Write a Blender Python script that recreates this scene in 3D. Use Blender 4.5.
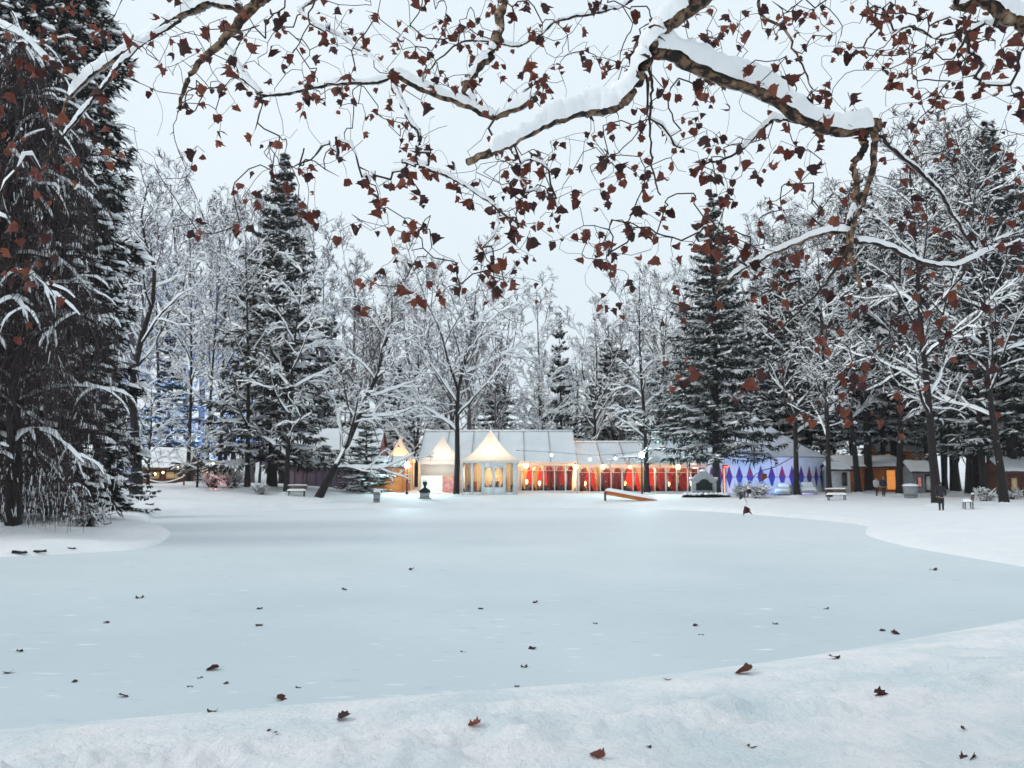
import bpy, math, random
import numpy as np
from mathutils import Vector, Matrix

# ------------------------------------------------------------------ scene, camera, light
for o in list(bpy.data.objects): bpy.data.objects.remove(o)
scene = bpy.context.scene
COL = scene.collection
FPX, CAMZ, HORIZ = 887.0, 2.4, 480.0
PITCH = math.atan((HORIZ - 384) / FPX)
cam_d = bpy.data.cameras.new('camera'); cam = bpy.data.objects.new('camera', cam_d); COL.objects.link(cam)
cam_d.sensor_width = 36; cam_d.lens = FPX / 1024 * 36
cam_d.clip_start = 0.05; cam_d.clip_end = 6000
cam.location = (0, 0, CAMZ); cam.rotation_euler = (math.pi / 2 + PITCH, 0, 0)
cam_d.dof.use_dof = True; cam_d.dof.focus_distance = 6.5; cam_d.dof.aperture_fstop = 5.0
scene.camera = cam

world = bpy.data.worlds.new('World'); scene.world = world; world.use_nodes = True
wn = world.node_tree; wn.nodes.clear()
SUN_EL, SUN_AZ = math.radians(36), math.radians(258)
sky = wn.nodes.new('ShaderNodeTexSky'); sky.sky_type = 'NISHITA'; sky.sun_disc = False
sky.sun_elevation = SUN_EL; sky.sun_rotation = SUN_AZ; sky.dust_density = 4; sky.air_density = 1.2
b1 = wn.nodes.new('ShaderNodeBackground'); b1.inputs[1].default_value = 0.07
wn.links.new(sky.outputs[0], b1.inputs[0])
b2 = wn.nodes.new('ShaderNodeBackground')                       # even overcast cloud deck
wtc = wn.nodes.new('ShaderNodeTexCoord'); wno = wn.nodes.new('ShaderNodeTexNoise')
wno.inputs['Scale'].default_value = 2.2; wno.inputs['Detail'].default_value = 4
wrp = wn.nodes.new('ShaderNodeValToRGB')
wrp.color_ramp.elements[0].position = .3; wrp.color_ramp.elements[0].color = (.745, .845, .912, 1)
wrp.color_ramp.elements[1].position = .7; wrp.color_ramp.elements[1].color = (.81, .89, .945, 1)
wn.links.new(wtc.outputs['Generated'], wno.inputs['Vector']); wn.links.new(wno.outputs['Fac'], wrp.inputs[0])
wn.links.new(wrp.outputs[0], b2.inputs[0]); b2.inputs[1].default_value = 1.02
wmx = wn.nodes.new('ShaderNodeMixShader'); wmx.inputs[0].default_value = 0.9
wout = wn.nodes.new('ShaderNodeOutputWorld')
wn.links.new(b1.outputs[0], wmx.inputs[1]); wn.links.new(b2.outputs[0], wmx.inputs[2]); wn.links.new(wmx.outputs[0], wout.inputs[0])

sd_ = bpy.data.lights.new('sun', 'SUN'); sun = bpy.data.objects.new('sun', sd_); COL.objects.link(sun)
sd_.energy = 0.85; sd_.angle = math.radians(25); sd_.color = (1, .96, .92)
_sv = Vector((math.sin(SUN_AZ) * math.cos(SUN_EL), math.cos(SUN_AZ) * math.cos(SUN_EL), math.sin(SUN_EL)))
sun.rotation_euler = _sv.to_track_quat('Z', 'Y').to_euler(); sun.location = (0, 0, 60)

scene.view_settings.view_transform = 'Standard'; scene.view_settings.look = 'None'
scene.view_settings.gamma = 1; scene.view_settings.exposure = 0.19
scene.view_settings.use_curve_mapping = False

# ------------------------------------------------------------------ helpers
_CP, _SP = math.cos(PITCH), math.sin(PITCH)
def ray(px, py):
    a, b = (px - 512) / FPX, (384 - py) / FPX
    return np.array([a, _CP - b * _SP, _SP + b * _CP])
def pix(px, py, D):
    d = ray(px, py); return np.array([0, 0, CAMZ]) + d * (D / d[1])

def vnoise(x, y, seed=0):
    xi, yi = np.floor(x).astype(np.int64), np.floor(y).astype(np.int64)
    fx, fy = x - xi, y - yi
    fx = fx * fx * (3 - 2 * fx); fy = fy * fy * (3 - 2 * fy)
    def h(a, b):
        n = (a * 374761393 + b * 668265263 + seed * 1274126177) & 0x7fffffff
        n = ((n ^ (n >> 13)) * 1274126177) & 0x7fffffff
        return ((n ^ (n >> 16)) & 0xffff) / 65535.0
    return (h(xi, yi) * (1 - fx) + h(xi + 1, yi) * fx) * (1 - fy) + (h(xi, yi + 1) * (1 - fx) + h(xi + 1, yi + 1) * fx) * fy - .5

def icept(px, py):
    d = ray(px, py); t = -CAMZ / d[2]; return (d[0] * t, d[1] * t)
_ctrl = [icept(-150, 745), icept(0, 733), icept(220, 714), icept(430, 697), icept(640, 680), icept(820, 656), icept(930, 637), icept(1024, 620),
         (12.5, 18.2), (14.0, 21.5), icept(1024, 567), icept(960, 556), icept(900, 545), icept(868, 535.5), (17.2, 43.5), icept(862, 525), icept(800, 518.5), icept(700, 511), icept(600, 508.3), icept(450, 508), icept(300, 509.5), icept(190, 513.5),
         icept(152, 518), (-20.2, 50), (-17.2, 44), icept(170, 534), icept(150, 547), icept(90, 552.5), icept(0, 557), (-22, 27), (-34, 22), (-33, 11), (-22, 8.9), (-12, 8.35)]
def catmull(pts, k=8, closed=True):
    P = np.array(pts, float); n = len(P); out = []
    for i in range(n):
        p0, p1, p2, p3 = P[(i - 1) % n], P[i], P[(i + 1) % n], P[(i + 2) % n]
        for j in range(k):
            t = j / k
            out.append(.5 * (2 * p1 + (p2 - p0) * t + (2 * p0 - 5 * p1 + 4 * p2 - p3) * t * t + (3 * p1 - p0 - 3 * p2 + p3) * t ** 3))
    return np.array(out)
POND = catmull(_ctrl)
def pond_sd(x, y):
    x = np.atleast_1d(x).astype(float); y = np.atleast_1d(y).astype(float)
    d2 = np.full(x.shape, 1e18); ins = np.zeros(x.shape, bool); n = len(POND)
    for i in range(n):
        ax, ay = POND[i]; bx, by = POND[(i + 1) % n]
        ex, ey = bx - ax, by - ay; L = ex * ex + ey * ey + 1e-12
        t = np.clip(((x - ax) * ex + (y - ay) * ey) / L, 0, 1)
        d2 = np.minimum(d2, (x - ax - t * ex) ** 2 + (y - ay - t * ey) ** 2)
        if ay != by:
            ins ^= ((ay > y) != (by > y)) & (x < (bx - ax) * (y - ay) / (by - ay) + ax)
    return np.where(ins, -1, 1) * np.sqrt(d2)
def sstep(a, b, v):
    t = np.clip((v - a) / (b - a), 0, 1); return t * t * (3 - 2 * t)
def ground_z(x, y, fine=True):
    x = np.atleast_1d(x).astype(float); y = np.atleast_1d(y).astype(float)
    s = pond_sd(x, y); so = np.maximum(s, 0)
    plate = .62 + .5 * sstep(-2, -22, x) * sstep(40, 70, y) + .34 * sstep(60, 92, y) + .5 * sstep(-2, -30, x) * sstep(60, 84, y) + .12 * sstep(20, 3, y)
    far = sstep(24, 44, y)
    lip = .07 + .17 * far
    z = lip * (1 - np.exp(-so / .13)) + (plate - lip) * (1 - np.exp(-so / (4.6 + 1.1 * far)))
    z = np.where(s < 0, -.35 * (1 - np.exp(s / .5)), z)
    r = np.hypot(x, y)
    hill = sstep(118, 260, y) * (15 + 6 * sstep(-10, -70, x) + 5 * sstep(20, 80, x)) + sstep(260, 700, y) * 12
    z = z + hill
    m = sstep(0, 1.2, s)
    z = z + m * (.10 * vnoise(x / 3.1, y / 3.1, 1) + .35 * vnoise(x / 17, y / 17, 2) * sstep(8, 30, so) + .07 * vnoise(x / 1.1, y / 1.1, 3))
    z = z + m * .45 * np.maximum(vnoise(x / 2.6, y / 2.6, 11), -.1) * sstep(-11, -15, x) * sstep(25, 29, y) * sstep(66, 50, y)
    if fine:
        near = sstep(40, 14, r)
        rid = np.exp(-((s - 3.0 - .9 * vnoise(x / 2.2, y / 2.2, 4)) / .7) ** 2) + .8 * np.exp(-((s - 5.2) / .6) ** 2)
        z = z + m * near * rid * .7 * (.03 + .15 * np.maximum(vnoise(x / .46, y / .46, 5), -.12) + .15 * vnoise(x / .21, y / .21, 6) + .09 * vnoise(x / .10, y / .10, 16))
        z = z + m * near * sstep(.2, 1.8, s) * (.075 * vnoise(x / .8, y / .55, 7) + .06 * vnoise(x / .25, y / .25, 8) + .035 * vnoise(x / .1, y / .1, 9))
    return z
def gz(x, y): return float(ground_z(x, y)[0])
def ground_hit(px, py):
    d = ray(px, py); c = np.array([0, 0, CAMZ])
    if d[2] >= 0: raise ValueError('above horizon')
    ts = np.linspace(2, min(220, (CAMZ + .3) / -d[2]), 1500); P = c + d * ts[:, None]
    gzv = np.maximum(ground_z(P[:, 0], P[:, 1]), 0)
    i = np.argmax(P[:, 2] <= gzv + 1e-4); return P[i][0], P[i][1], float(gzv[i])
def at(px, D):
    X = (px - 512) / FPX * D * _CP
    return X, D, gz(X, D)

# ---- meshes
def np_mesh(name, V, F, smooth=True, mats=(), mi=None):
    """V (n,3), F list of int arrays (k,3) / (k,4)"""
    me = bpy.data.meshes.new(name)
    V = np.asarray(V, np.float32); Fs = [np.asarray(f, np.int32) for f in (F if isinstance(F, list) else [F]) if len(f)]
    nl = sum(f.size for f in Fs); npoly = sum(len(f) for f in Fs)
    me.vertices.add(len(V)); me.vertices.foreach_set('co', V.ravel())
    me.loops.add(nl); me.loops.foreach_set('vertex_index', np.concatenate([f.ravel() for f in Fs]))
    tot = np.concatenate([np.full(len(f), f.shape[1], np.int32) for f in Fs])
    st = np.concatenate([[0], np.cumsum(tot)[:-1]]).astype(np.int32)
    me.polygons.add(npoly); me.polygons.foreach_set('loop_start', st); me.polygons.foreach_set('loop_total', tot)
    if smooth: me.polygons.foreach_set('use_smooth', np.ones(npoly, bool))
    for m in mats: me.materials.append(m)
    if mi is not None: me.polygons.foreach_set('material_index', np.asarray(mi, np.int32))
    me.update(calc_edges=True); me.validate(); return me

def link(name, me, parent=None, loc=(0, 0, 0), rot=(0, 0, 0), scale=(1, 1, 1), kind=None):
    o = bpy.data.objects.new(name, me); COL.objects.link(o)
    o.location = loc; o.rotation_euler = rot; o.scale = scale
    if parent is not None: o.parent = parent
    if kind: o['kind'] = kind
    return o
def tag(o, label, cat, group=None):
    o['label'] = label; o['category'] = cat
    if group: o['group'] = group
    return o
def thing(name, label, cat, loc=(0, 0, 0), rz=0, group=None, scale=1):
    o = bpy.data.objects.new(name, None); COL.objects.link(o)
    o.location = loc; o.rotation_euler = (0, 0, rz); o.empty_display_size = .3
    o.scale = (scale,) * 3 if not hasattr(scale, '__len__') else scale
    return tag(o, label, cat, group)

class MB:
    def __init__(s): s.v = []; s.f3 = []; s.f4 = []
    def quad(s, a, b, c, d):
        n = len(s.v); s.v += [tuple(a), tuple(b), tuple(c), tuple(d)]; s.f4.append((n, n + 1, n + 2, n + 3)); return s
    def tri(s, a, b, c):
        n = len(s.v); s.v += [tuple(a), tuple(b), tuple(c)]; s.f3.append((n, n + 1, n + 2)); return s
    def box(s, x0, x1, y0, y1, z0, z1):
        n = len(s.v)
        s.v += [(x, y, z) for z in (z0, z1) for y in (y0, y1) for x in (x0, x1)]
        s.f4 += [tuple(n + i for i in f) for f in ((0, 2, 3, 1), (4, 5, 7, 6), (0, 1, 5, 4), (2, 6, 7, 3), (0, 4, 6, 2), (1, 3, 7, 5))]; return s
    def bar(s, a, b, w, h):
        a, b = Vector(a), Vector(b); t = (b - a).normalized()
        ref = Vector((0, 0, 1)) if abs(t.z) < .95 else Vector((1, 0, 0))
        sx = t.cross(ref).normalized() * w / 2; u = sx.cross(t).normalized() * h / 2
        n = len(s.v)
        for p in (a, b): s.v += [tuple(p - sx - u), tuple(p + sx - u), tuple(p + sx + u), tuple(p - sx + u)]
        s.f4 += [(n, n + 3, n + 2, n + 1), (n + 4, n + 5, n + 6, n + 7)] + [(n + i, n + (i + 1) % 4, n + 4 + (i + 1) % 4, n + 4 + i) for i in range(4)]; return s
    def lathe(s, prof, k=12, c=(0, 0, 0), sx=1, sy=1):
        n = len(s.v)
        for r, z in prof:
            for i in range(k):
                a = 2 * math.pi * i / k; s.v.append((c[0] + r * sx * math.cos(a), c[1] + r * sy * math.sin(a), c[2] + z))
        for j in range(len(prof) - 1):
            for i in range(k):
                s.f4.append((n + j * k + i, n + j * k + (i + 1) % k, n + (j + 1) * k + (i + 1) % k, n + (j + 1) * k + i))
        return s
    def tube(s, path, r, k=6):
        P = np.array(path, float); R = np.full(len(P), r) if np.isscalar(r) else np.array(r)
        V, F = tubes([(P, R)], k); n = len(s.v); s.v += [tuple(p) for p in V]; s.f4 += [tuple(f + n) for f in F]; return s
    def grid(s, fn, nu, nv):
        n = len(s.v)
        for j in range(nv + 1):
            for i in range(nu + 1): s.v.append(tuple(fn(i / nu, j / nv)))
        for j in range(nv):
            for i in range(nu):
                a = n + j * (nu + 1) + i; s.f4.append((a, a + 1, a + nu + 2, a + nu + 1))
        return s
    def build(s, name, mat, parent=None, smooth=False, kind=None, loc=(0, 0, 0), rot=(0, 0, 0)):
        F = []
        if s.f3: F.append(np.array(s.f3))
        if s.f4: F.append(np.array(s.f4))
        me = np_mesh(name, np.array(s.v), F, smooth, [mat])
        return link(name, me, parent, loc, rot, kind=kind)

def _groups(paths):
    g = {}
    for P, R in paths: g.setdefault(len(P), []).append((P, R))
    for n, l in g.items(): yield n, np.array([a for a, _ in l], float), np.array([b for _, b in l], float)
def _norm(a): return a / (np.linalg.norm(a, axis=-1, keepdims=True) + 1e-12)
def tubes(paths, sides=5):
    Vs, Fs, off = [], [], 0
    for n, P, R in _groups(paths):
        m = len(P); T = _norm(np.gradient(P, axis=1))
        ref = np.zeros_like(T); vert = np.abs(T[..., 2]) > .9
        ref[..., 2] = ~vert; ref[..., 0] = vert
        S = _norm(np.cross(T, ref)); U = np.cross(S, T)
        a = np.arange(sides) * 2 * np.pi / sides
        V = P[:, :, None] + R[:, :, None, None] * (np.cos(a)[:, None] * S[:, :, None] + np.sin(a)[:, None] * U[:, :, None])
        idx = np.arange(m * n * sides).reshape(m, n, sides); nx = np.roll(idx, -1, axis=2)
        F = np.stack([idx[:, :-1], nx[:, :-1], nx[:, 1:], idx[:, 1:]], -1).reshape(-1, 4)
        Vs.append(V.reshape(-1, 3)); Fs.append(F + off); off += m * n * sides
    if not Vs: return np.zeros((0, 3)), np.zeros((0, 4), int)
    return np.concatenate(Vs), np.concatenate(Fs)
def snow_arch(paths, k=4, wf=1.15, ws=.02, hs=.05, power=.7, rng=None, jit=.25, minh=.25):
    """snow lying along the upper side of branches"""
    Vs, Fs, off = [], [], 0
    for n, P, R in _groups(paths):
        T = _norm(np.gradient(P, axis=1)); hz = np.sqrt(np.clip(1 - T[..., 2] ** 2, 0, 1))
        keep = hz.mean(1) > minh; P, R, T, hz = P[keep], R[keep], T[keep], hz[keep]
        m = len(P)
        if not m: continue
        S = _norm(np.cross(T, np.array([0, 0, 1.0]) + 1e-4)); U = _norm(np.cross(S, T))
        gate = sstep(.16, .5, hz); hp = hz ** power * gate
        j = 1 + (rng.uniform(-jit, jit, hz.shape) if rng is not None else 0)
        W = (R * (wf * gate + .5 * (1 - gate)) + ws * hp) * np.minimum(j, 1.1); Hh = (R * .6 * gate + (R * .5 + hs) * hp * 1.3) * j
        tp = np.ones(n); tp[0] = .75; tp[-1] = .45
        W = W * tp; Hh = Hh * tp
        a = np.linspace(0, np.pi, k)
        V = P[:, :, None] + W[:, :, None, None] * np.cos(a)[:, None] * S[:, :, None] + (Hh[:, :, None] * np.sin(a) - .15 * R[:, :, None])[..., None] * U[:, :, None]
        idx = np.arange(m * n * k).reshape(m, n, k)
        F = np.stack([idx[:, :-1, :-1], idx[:, :-1, 1:], idx[:, 1:, 1:], idx[:, 1:, :-1]], -1).reshape(-1, 4)
        cap0 = None
        Vs.append(V.reshape(-1, 3)); Fs.append(F + off); off += m * n * k
    if not Vs: return np.zeros((0, 3)), np.zeros((0, 4), int)
    return np.concatenate(Vs), np.concatenate(Fs)
def blades(B, Dr, W, L):
    """diamond leaf sprays: base, direction, half-width vector, length"""
    n = len(B); L = np.asarray(L)[:, None]
    V = np.stack([B, B + .45 * L * Dr + W, B + L * Dr, B + .45 * L * Dr - W], 1).reshape(-1, 3)
    return V, np.arange(4 * n).reshape(n, 4)
def join(*vf):
    V, F, off = [], [], 0
    for v, f in vf:
        if len(v): V.append(v); F.append(np.asarray(f) + off); off += len(v)
    return np.concatenate(V), np.concatenate(F)

# ------------------------------------------------------------------ materials
def mat(name, col, rough=.7, noise=None, bump=None, spec=.3, emit=None, metal=0, detail=4):
    """noise=(scale, colour2, lo, hi); bump=(scale, strength, distance)"""
    m = bpy.data.materials.new(name); m.use_nodes = True; nt = m.node_tree; N = nt.nodes; Lk = nt.links
    p = N['Principled BSDF']; p.inputs['Base Color'].default_value = (*col, 1); p.inputs['Roughness'].default_value = rough
    p.inputs['Specular IOR Level'].default_value = spec; p.inputs['Metallic'].default_value = metal
    tc = N.new('ShaderNodeTexCoord')
    if noise:
        nz = N.new('ShaderNodeTexNoise'); nz.inputs['Scale'].default_value = noise[0]; nz.inputs['Detail'].default_value = detail
        Lk.new(tc.outputs['Object'], nz.inputs['Vector'])
        r = N.new('ShaderNodeValToRGB'); r.color_ramp.elements[0].color = (*col, 1); r.color_ramp.elements[1].color = (*noise[1], 1)
        r.color_ramp.elements[0].position = noise[2]; r.color_ramp.elements[1].position = noise[3]
        Lk.new(nz.outputs['Fac'], r.inputs[0]); Lk.new(r.outputs[0], p.inputs['Base Color'])
    if bump:
        nb = N.new('ShaderNodeTexNoise'); nb.inputs['Scale'].default_value = bump[0]; nb.inputs['Detail'].default_value = 5
        Lk.new(tc.outputs['Object'], nb.inputs['Vector'])
        b = N.new('ShaderNodeBump'); b.inputs['Strength'].default_value = bump[1]; b.inputs['Distance'].default_value = bump[2]
        Lk.new(nb.outputs['Fac'], b.inputs['Height']); Lk.new(b.outputs[0], p.inputs['Normal'])
    if emit:
        p.inputs['Emission Color'].default_value = (*emit[0], 1); p.inputs['Emission Strength'].default_value = emit[1]
    return m
SNOW = (.90, .92, .935)
M = {}
M['snow'] = mat('snow', SNOW, .75, (1.2, (.86, .89, .915), .35, .7), (9, .5, .03))
M['tree_snow'] = mat('tree_snow', (.92, .935, .95), .75, (3, (.86, .89, .915), .4, .7), (14, .4, .03))
M['bark'] = mat('bark', (.014, .011, .011), .85, (2.2, (.034, .027, .025), .35, .7), (22, .8, .03))
M['bark_hazed'] = mat('bark_hazed', (.085, .076, .086), .85, (2.2, (.15, .135, .145), .35, .7), (22, .6, .03))  # pale lavender tone paints distance haze into the far trees
M['bark_snowy'] = mat('bark_snowy', (.017, .013, .013), .85, (2.4, (.80, .83, .86), .66, .74), (22, .8, .03), detail=6)
M['twig_weep'] = mat('twig_weep', (.034, .023, .024), .85, (1.5, (.075, .054, .055), .4, .7))
M['needle'] = mat('needle', (.010, .017, .014), .7, (.8, (.022, .030, .022), .35, .7))
M['needle_dark'] = mat('needle_dark', (.007, .009, .008), .7, (.8, (.016, .018, .014), .35, .7))
M['needle_brown'] = mat('needle_brown', (.016, .017, .013), .7, (.8, (.036, .028, .021), .35, .7))

def plane_bark():
    m = bpy.data.materials.new('plane_bark'); m.use_nodes = True; N = m.node_tree.nodes; L = m.node_tree.links; p = N['Principled BSDF']
    tc = N.new('ShaderNodeTexCoord'); n1 = N.new('ShaderNodeTexNoise'); n1.inputs['Scale'].default_value = 17; n1.inputs['Detail'].default_value = 5; n1.inputs['Distortion'].default_value = .6
    r = N.new('ShaderNodeValToRGB'); e = r.color_ramp.elements
    e[0].position = .40; e[0].color = (.014, .010, .009, 1); e[1].position = .70; e[1].color = (.36, .27, .19, 1)
    for ps, c in ((.475, (.030, .019, .015, 1)), (.515, (.13, .070, .038, 1)), (.59, (.20, .125, .075, 1))):
        k = e.new(ps); k.color = c
    L.new(tc.outputs['Object'], n1.inputs['Vector']); L.new(n1.outputs['Fac'], r.inputs[0]); L.new(r.outputs[0], p.inputs['Base Color'])
    b = N.new('ShaderNodeBump'); b.inputs['Strength'].default_value = .7; b.inputs['Distance'].default_value = .01
    L.new(n1.outputs['Fac'], b.inputs['Height']); L.new(b.outputs[0], p.inputs['Normal']); p.inputs['Roughness'].default_value = .8
    return m
M['plane_bark'] = plane_bark()
M['plane_twig'] = mat('plane_twig', (.030, .022, .020), .8, (20, (.065, .045, .036), .4, .65))
def leafmat(name, c1, c2):
    m = mat(name, c1, .6, (14, c2, .35, .68), (30, .4, .004)); N = m.node_tree.nodes; L = m.node_tree.links
    p = N['Principled BSDF']; oi = N.new('ShaderNodeObjectInfo'); vr = N.new('ShaderNodeMapRange'); vr.inputs[3].default_value = .55; vr.inputs[4].default_value = 1.35; L.new(oi.outputs['Random'], vr.inputs[0])
    hs = N.new('ShaderNodeHueSaturation'); L.new(vr.outputs[0], hs.inputs['Value']); L.new(p.inputs['Base Color'].links[0].from_socket, hs.inputs['Color']); L.new(hs.outputs[0], p.inputs['Base Color'])
    tr = N.new('ShaderNodeBsdfTranslucent'); tr.inputs[0].default_value = (c2[0] * 1.6, c2[1] * 1.1, c2[2], 1)
    mx = N.new('ShaderNodeMixShader'); mx.inputs[0].default_value = .22
    L.new(p.outputs[0], mx.inputs[1]); L.new(tr.outputs[0], mx.inputs[2]); L.new(mx.outputs[0], N['Material Output'].inputs[0]); return m
M['leaf'] = [leafmat('leaf_red_brown', (.088, .027, .021), (.155, .050, .035)), leafmat('leaf_rust', (.13, .040, .027), (.215, .075, .044)), leafmat('leaf_dark', (.034, .016, .018), (.062, .026, .026))]

def icemat():
    m = bpy.data.materials.new('pond_ice'); m.use_nodes = True; N = m.node_tree.nodes; L = m.node_tree.links; p = N['Principled BSDF']
    tc = N.new('ShaderNodeTexCoord')
    n1 = N.new('ShaderNodeTexNoise'); n1.inputs['Scale'].default_value = .12; n1.inputs['Detail'].default_value = 5
    L.new(tc.outputs['Object'], n1.inputs['Vector'])
    r1 = N.new('ShaderNodeValToRGB'); r1.color_ramp.elements[0].color = (.465, .55, .585, 1); r1.color_ramp.elements[1].color = (.545, .62, .65, 1)
    r1.color_ramp.elements[0].position = .3; r1.color_ramp.elements[1].position = .7; L.new(n1.outputs['Fac'], r1.inputs[0])
    # snow-dusted ice, with near shade and far brightness painted in by distance
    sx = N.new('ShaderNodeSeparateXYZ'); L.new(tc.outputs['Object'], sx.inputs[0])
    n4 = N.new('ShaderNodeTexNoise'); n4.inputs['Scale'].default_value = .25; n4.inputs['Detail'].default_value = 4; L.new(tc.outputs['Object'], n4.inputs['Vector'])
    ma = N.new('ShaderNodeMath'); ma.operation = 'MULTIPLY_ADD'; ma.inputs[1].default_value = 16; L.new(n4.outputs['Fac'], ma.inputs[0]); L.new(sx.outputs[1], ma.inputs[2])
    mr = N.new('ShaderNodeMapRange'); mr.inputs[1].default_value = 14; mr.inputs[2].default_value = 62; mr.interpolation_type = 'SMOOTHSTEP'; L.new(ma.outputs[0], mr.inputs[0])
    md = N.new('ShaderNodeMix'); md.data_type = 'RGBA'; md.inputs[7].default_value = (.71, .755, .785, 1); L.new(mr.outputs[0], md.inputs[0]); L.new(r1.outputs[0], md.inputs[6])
    mp = N.new('ShaderNodeMapping'); mp.inputs['Scale'].default_value = (1.3, 3.6, 1); L.new(tc.outputs['Object'], mp.inputs[0])
    n2 = N.new('ShaderNodeTexNoise'); n2.inputs['Scale'].default_value = 1.4; n2.inputs['Detail'].default_value = 6; L.new(mp.outputs[0], n2.inputs['Vector'])
    r2 = N.new('ShaderNodeValToRGB'); r2.color_ramp.elements[0].position = .64; r2.color_ramp.elements[1].position = .76
    r2.color_ramp.elements[0].color = (0, 0, 0, 1); r2.color_ramp.elements[1].color = (1, 1, 1, 1); L.new(n2.outputs['Fac'], r2.inputs[0])
    mx = N.new('ShaderNodeMix'); mx.data_type = 'RGBA'; mx.inputs[7].default_value = (.78, .83, .86, 1)
    L.new(r2.outputs[0], mx.inputs[0]); L.new(md.outputs[2], mx.inputs[6])
    r3 = N.new('ShaderNodeValToRGB'); r3.color_ramp.elements[0].position = .28; r3.color_ramp.elements[1].position = .37
    r3.color_ramp.elements[0].color = (1, 1, 1, 1); r3.color_ramp.elements[1].color = (0, 0, 0, 1); L.new(n2.outputs['Fac'], r3.inputs[0])
    mx2 = N.new('ShaderNodeMix'); mx2.data_type = 'RGBA'; mx2.inputs[7].default_value = (.42, .52, .57, 1)
    L.new(r3.outputs[0], mx2.inputs[0]); L.new(mx.outputs[2], mx2.inputs[6]); L.new(mx2.outputs[2], p.inputs['Base Color'])
    p.inputs['Roughness'].default_value = .65; p.inputs['Specular IOR Level'].default_value = .25
    n3 = N.new('ShaderNodeTexNoise'); n3.inputs['Scale'].default_value = 30; n3.inputs['Detail'].default_value = 4; L.new(tc.outputs['Object'], n3.inputs['Vector'])
    b = N.new('ShaderNodeBump'); b.inputs['Strength'].default_value = .25; b.inputs['Distance'].default_value = .01
    L.new(n3.outputs['Fac'], b.inputs['Height']); L.new(b.outputs[0], p.inputs['Normal']); return m
def gsnow():
    m = bpy.data.materials.new('ground_snow'); m.use_nodes = True; N = m.node_tree.nodes; L = m.node_tree.links; p = N['Principled BSDF']
    tc = N.new('ShaderNodeTexCoord')
    n1 = N.new('ShaderNodeTexNoise'); n1.inputs['Scale'].default_value = .9; n1.inputs['Detail'].default_value = 9; n1.inputs['Roughness'].default_value = .6; L.new(tc.outputs['Object'], n1.inputs['Vector'])
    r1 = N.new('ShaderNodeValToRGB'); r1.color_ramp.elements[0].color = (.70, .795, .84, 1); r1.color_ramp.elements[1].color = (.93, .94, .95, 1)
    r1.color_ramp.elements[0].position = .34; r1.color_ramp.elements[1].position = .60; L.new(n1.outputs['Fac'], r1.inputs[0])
    # trodden, icy patches on the near bank path; blended towards plain white further away
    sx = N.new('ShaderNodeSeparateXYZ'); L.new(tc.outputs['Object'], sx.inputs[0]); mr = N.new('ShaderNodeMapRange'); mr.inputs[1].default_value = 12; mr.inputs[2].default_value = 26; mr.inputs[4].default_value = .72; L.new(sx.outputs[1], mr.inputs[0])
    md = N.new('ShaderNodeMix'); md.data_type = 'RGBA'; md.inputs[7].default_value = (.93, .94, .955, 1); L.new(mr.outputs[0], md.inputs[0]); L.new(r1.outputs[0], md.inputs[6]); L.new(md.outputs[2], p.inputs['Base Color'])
    n2 = N.new('ShaderNodeTexNoise'); n2.inputs['Scale'].default_value = 12; n2.inputs['Detail'].default_value = 9; n2.inputs['Roughness'].default_value = .62; L.new(tc.outputs['Object'], n2.inputs['Vector'])
    b = N.new('ShaderNodeBump'); b.inputs['Strength'].default_value = 1.0; b.inputs['Distance'].default_value = .09
    L.new(n2.outputs['Fac'], b.inputs['Height']); L.new(b.outputs[0], p.inputs['Normal'])
    p.inputs['Roughness'].default_value = .7; p.inputs['Specular IOR Level'].default_value = .3; return m
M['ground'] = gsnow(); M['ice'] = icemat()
def fabric(name, col, tcol, f=.4, noise=None):
    m = mat(name, col, .6, noise); N = m.node_tree.nodes; L = m.node_tree.links
    t = N.new('ShaderNodeBsdfTranslucent'); t.inputs[0].default_value = (*tcol, 1); x = N.new('ShaderNodeMixShader'); x.inputs[0].default_value = f
    L.new(N['Principled BSDF'].outputs[0], x.inputs[1]); L.new(t.outputs[0], x.inputs[2]); L.new(x.outputs[0], N['Material Output'].inputs[0]); return m
M['canvas'] = fabric('tent_canvas', (.72, .75, .78), (.85, .75, .62), .30, (.6, (.64, .69, .73), .35, .7))
M['canvas_lit'] = fabric('pagoda_canvas', (.80, .80, .80), (.95, .85, .74), .45)
M['roof_pvc'] = mat('snow_dusted_pvc', (.66, .71, .745), .6, (.35, (.76, .80, .825), .35, .7), (5, .3, .05))
M['white'] = mat('white_paint', (.74, .74, .75), .5, (3, (.66, .66, .68), .4, .7))
M['wood'] = mat('orange_wood', (.60, .20, .05), .65, (2.5, (.46, .14, .04), .35, .7))  # orange wood, brightened to carry lamplight on the stall fronts
M['wood_brown'] = mat('brown_wood', (.13, .055, .035), .7, (2.5, (.08, .035, .025), .35, .7))
M['purple_wall'] = mat('mauve_wall', (.20, .14, .20), .7, (1.2, (.13, .10, .15), .35, .7))
M['dark'] = mat('dark_metal', (.022, .024, .028), .5, (6, (.035, .036, .04), .4, .7), metal=.3)
M['navy'] = mat('navy_cloth', (.02, .025, .06), .8, (4, (.03, .035, .075), .4, .7))
M['red'] = mat('red_curtain', (.42, .018, .022), .75, (3, (.28, .012, .02), .35, .7))
M['maroon'] = mat('maroon_curtain', (.20, .010, .022), .75, (3, (.13, .008, .018), .35, .7))
M['lit_orange'] = mat('lit_doorway_glow', (.8, .35, .1), .6, (2.0, (.5, .18, .06), .35, .7), emit=((1, .36, .08), .55))
M['cream'] = mat('cream_cloth', (.65, .48, .26), .8, (2, (.55, .38, .2), .35, .7))
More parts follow.
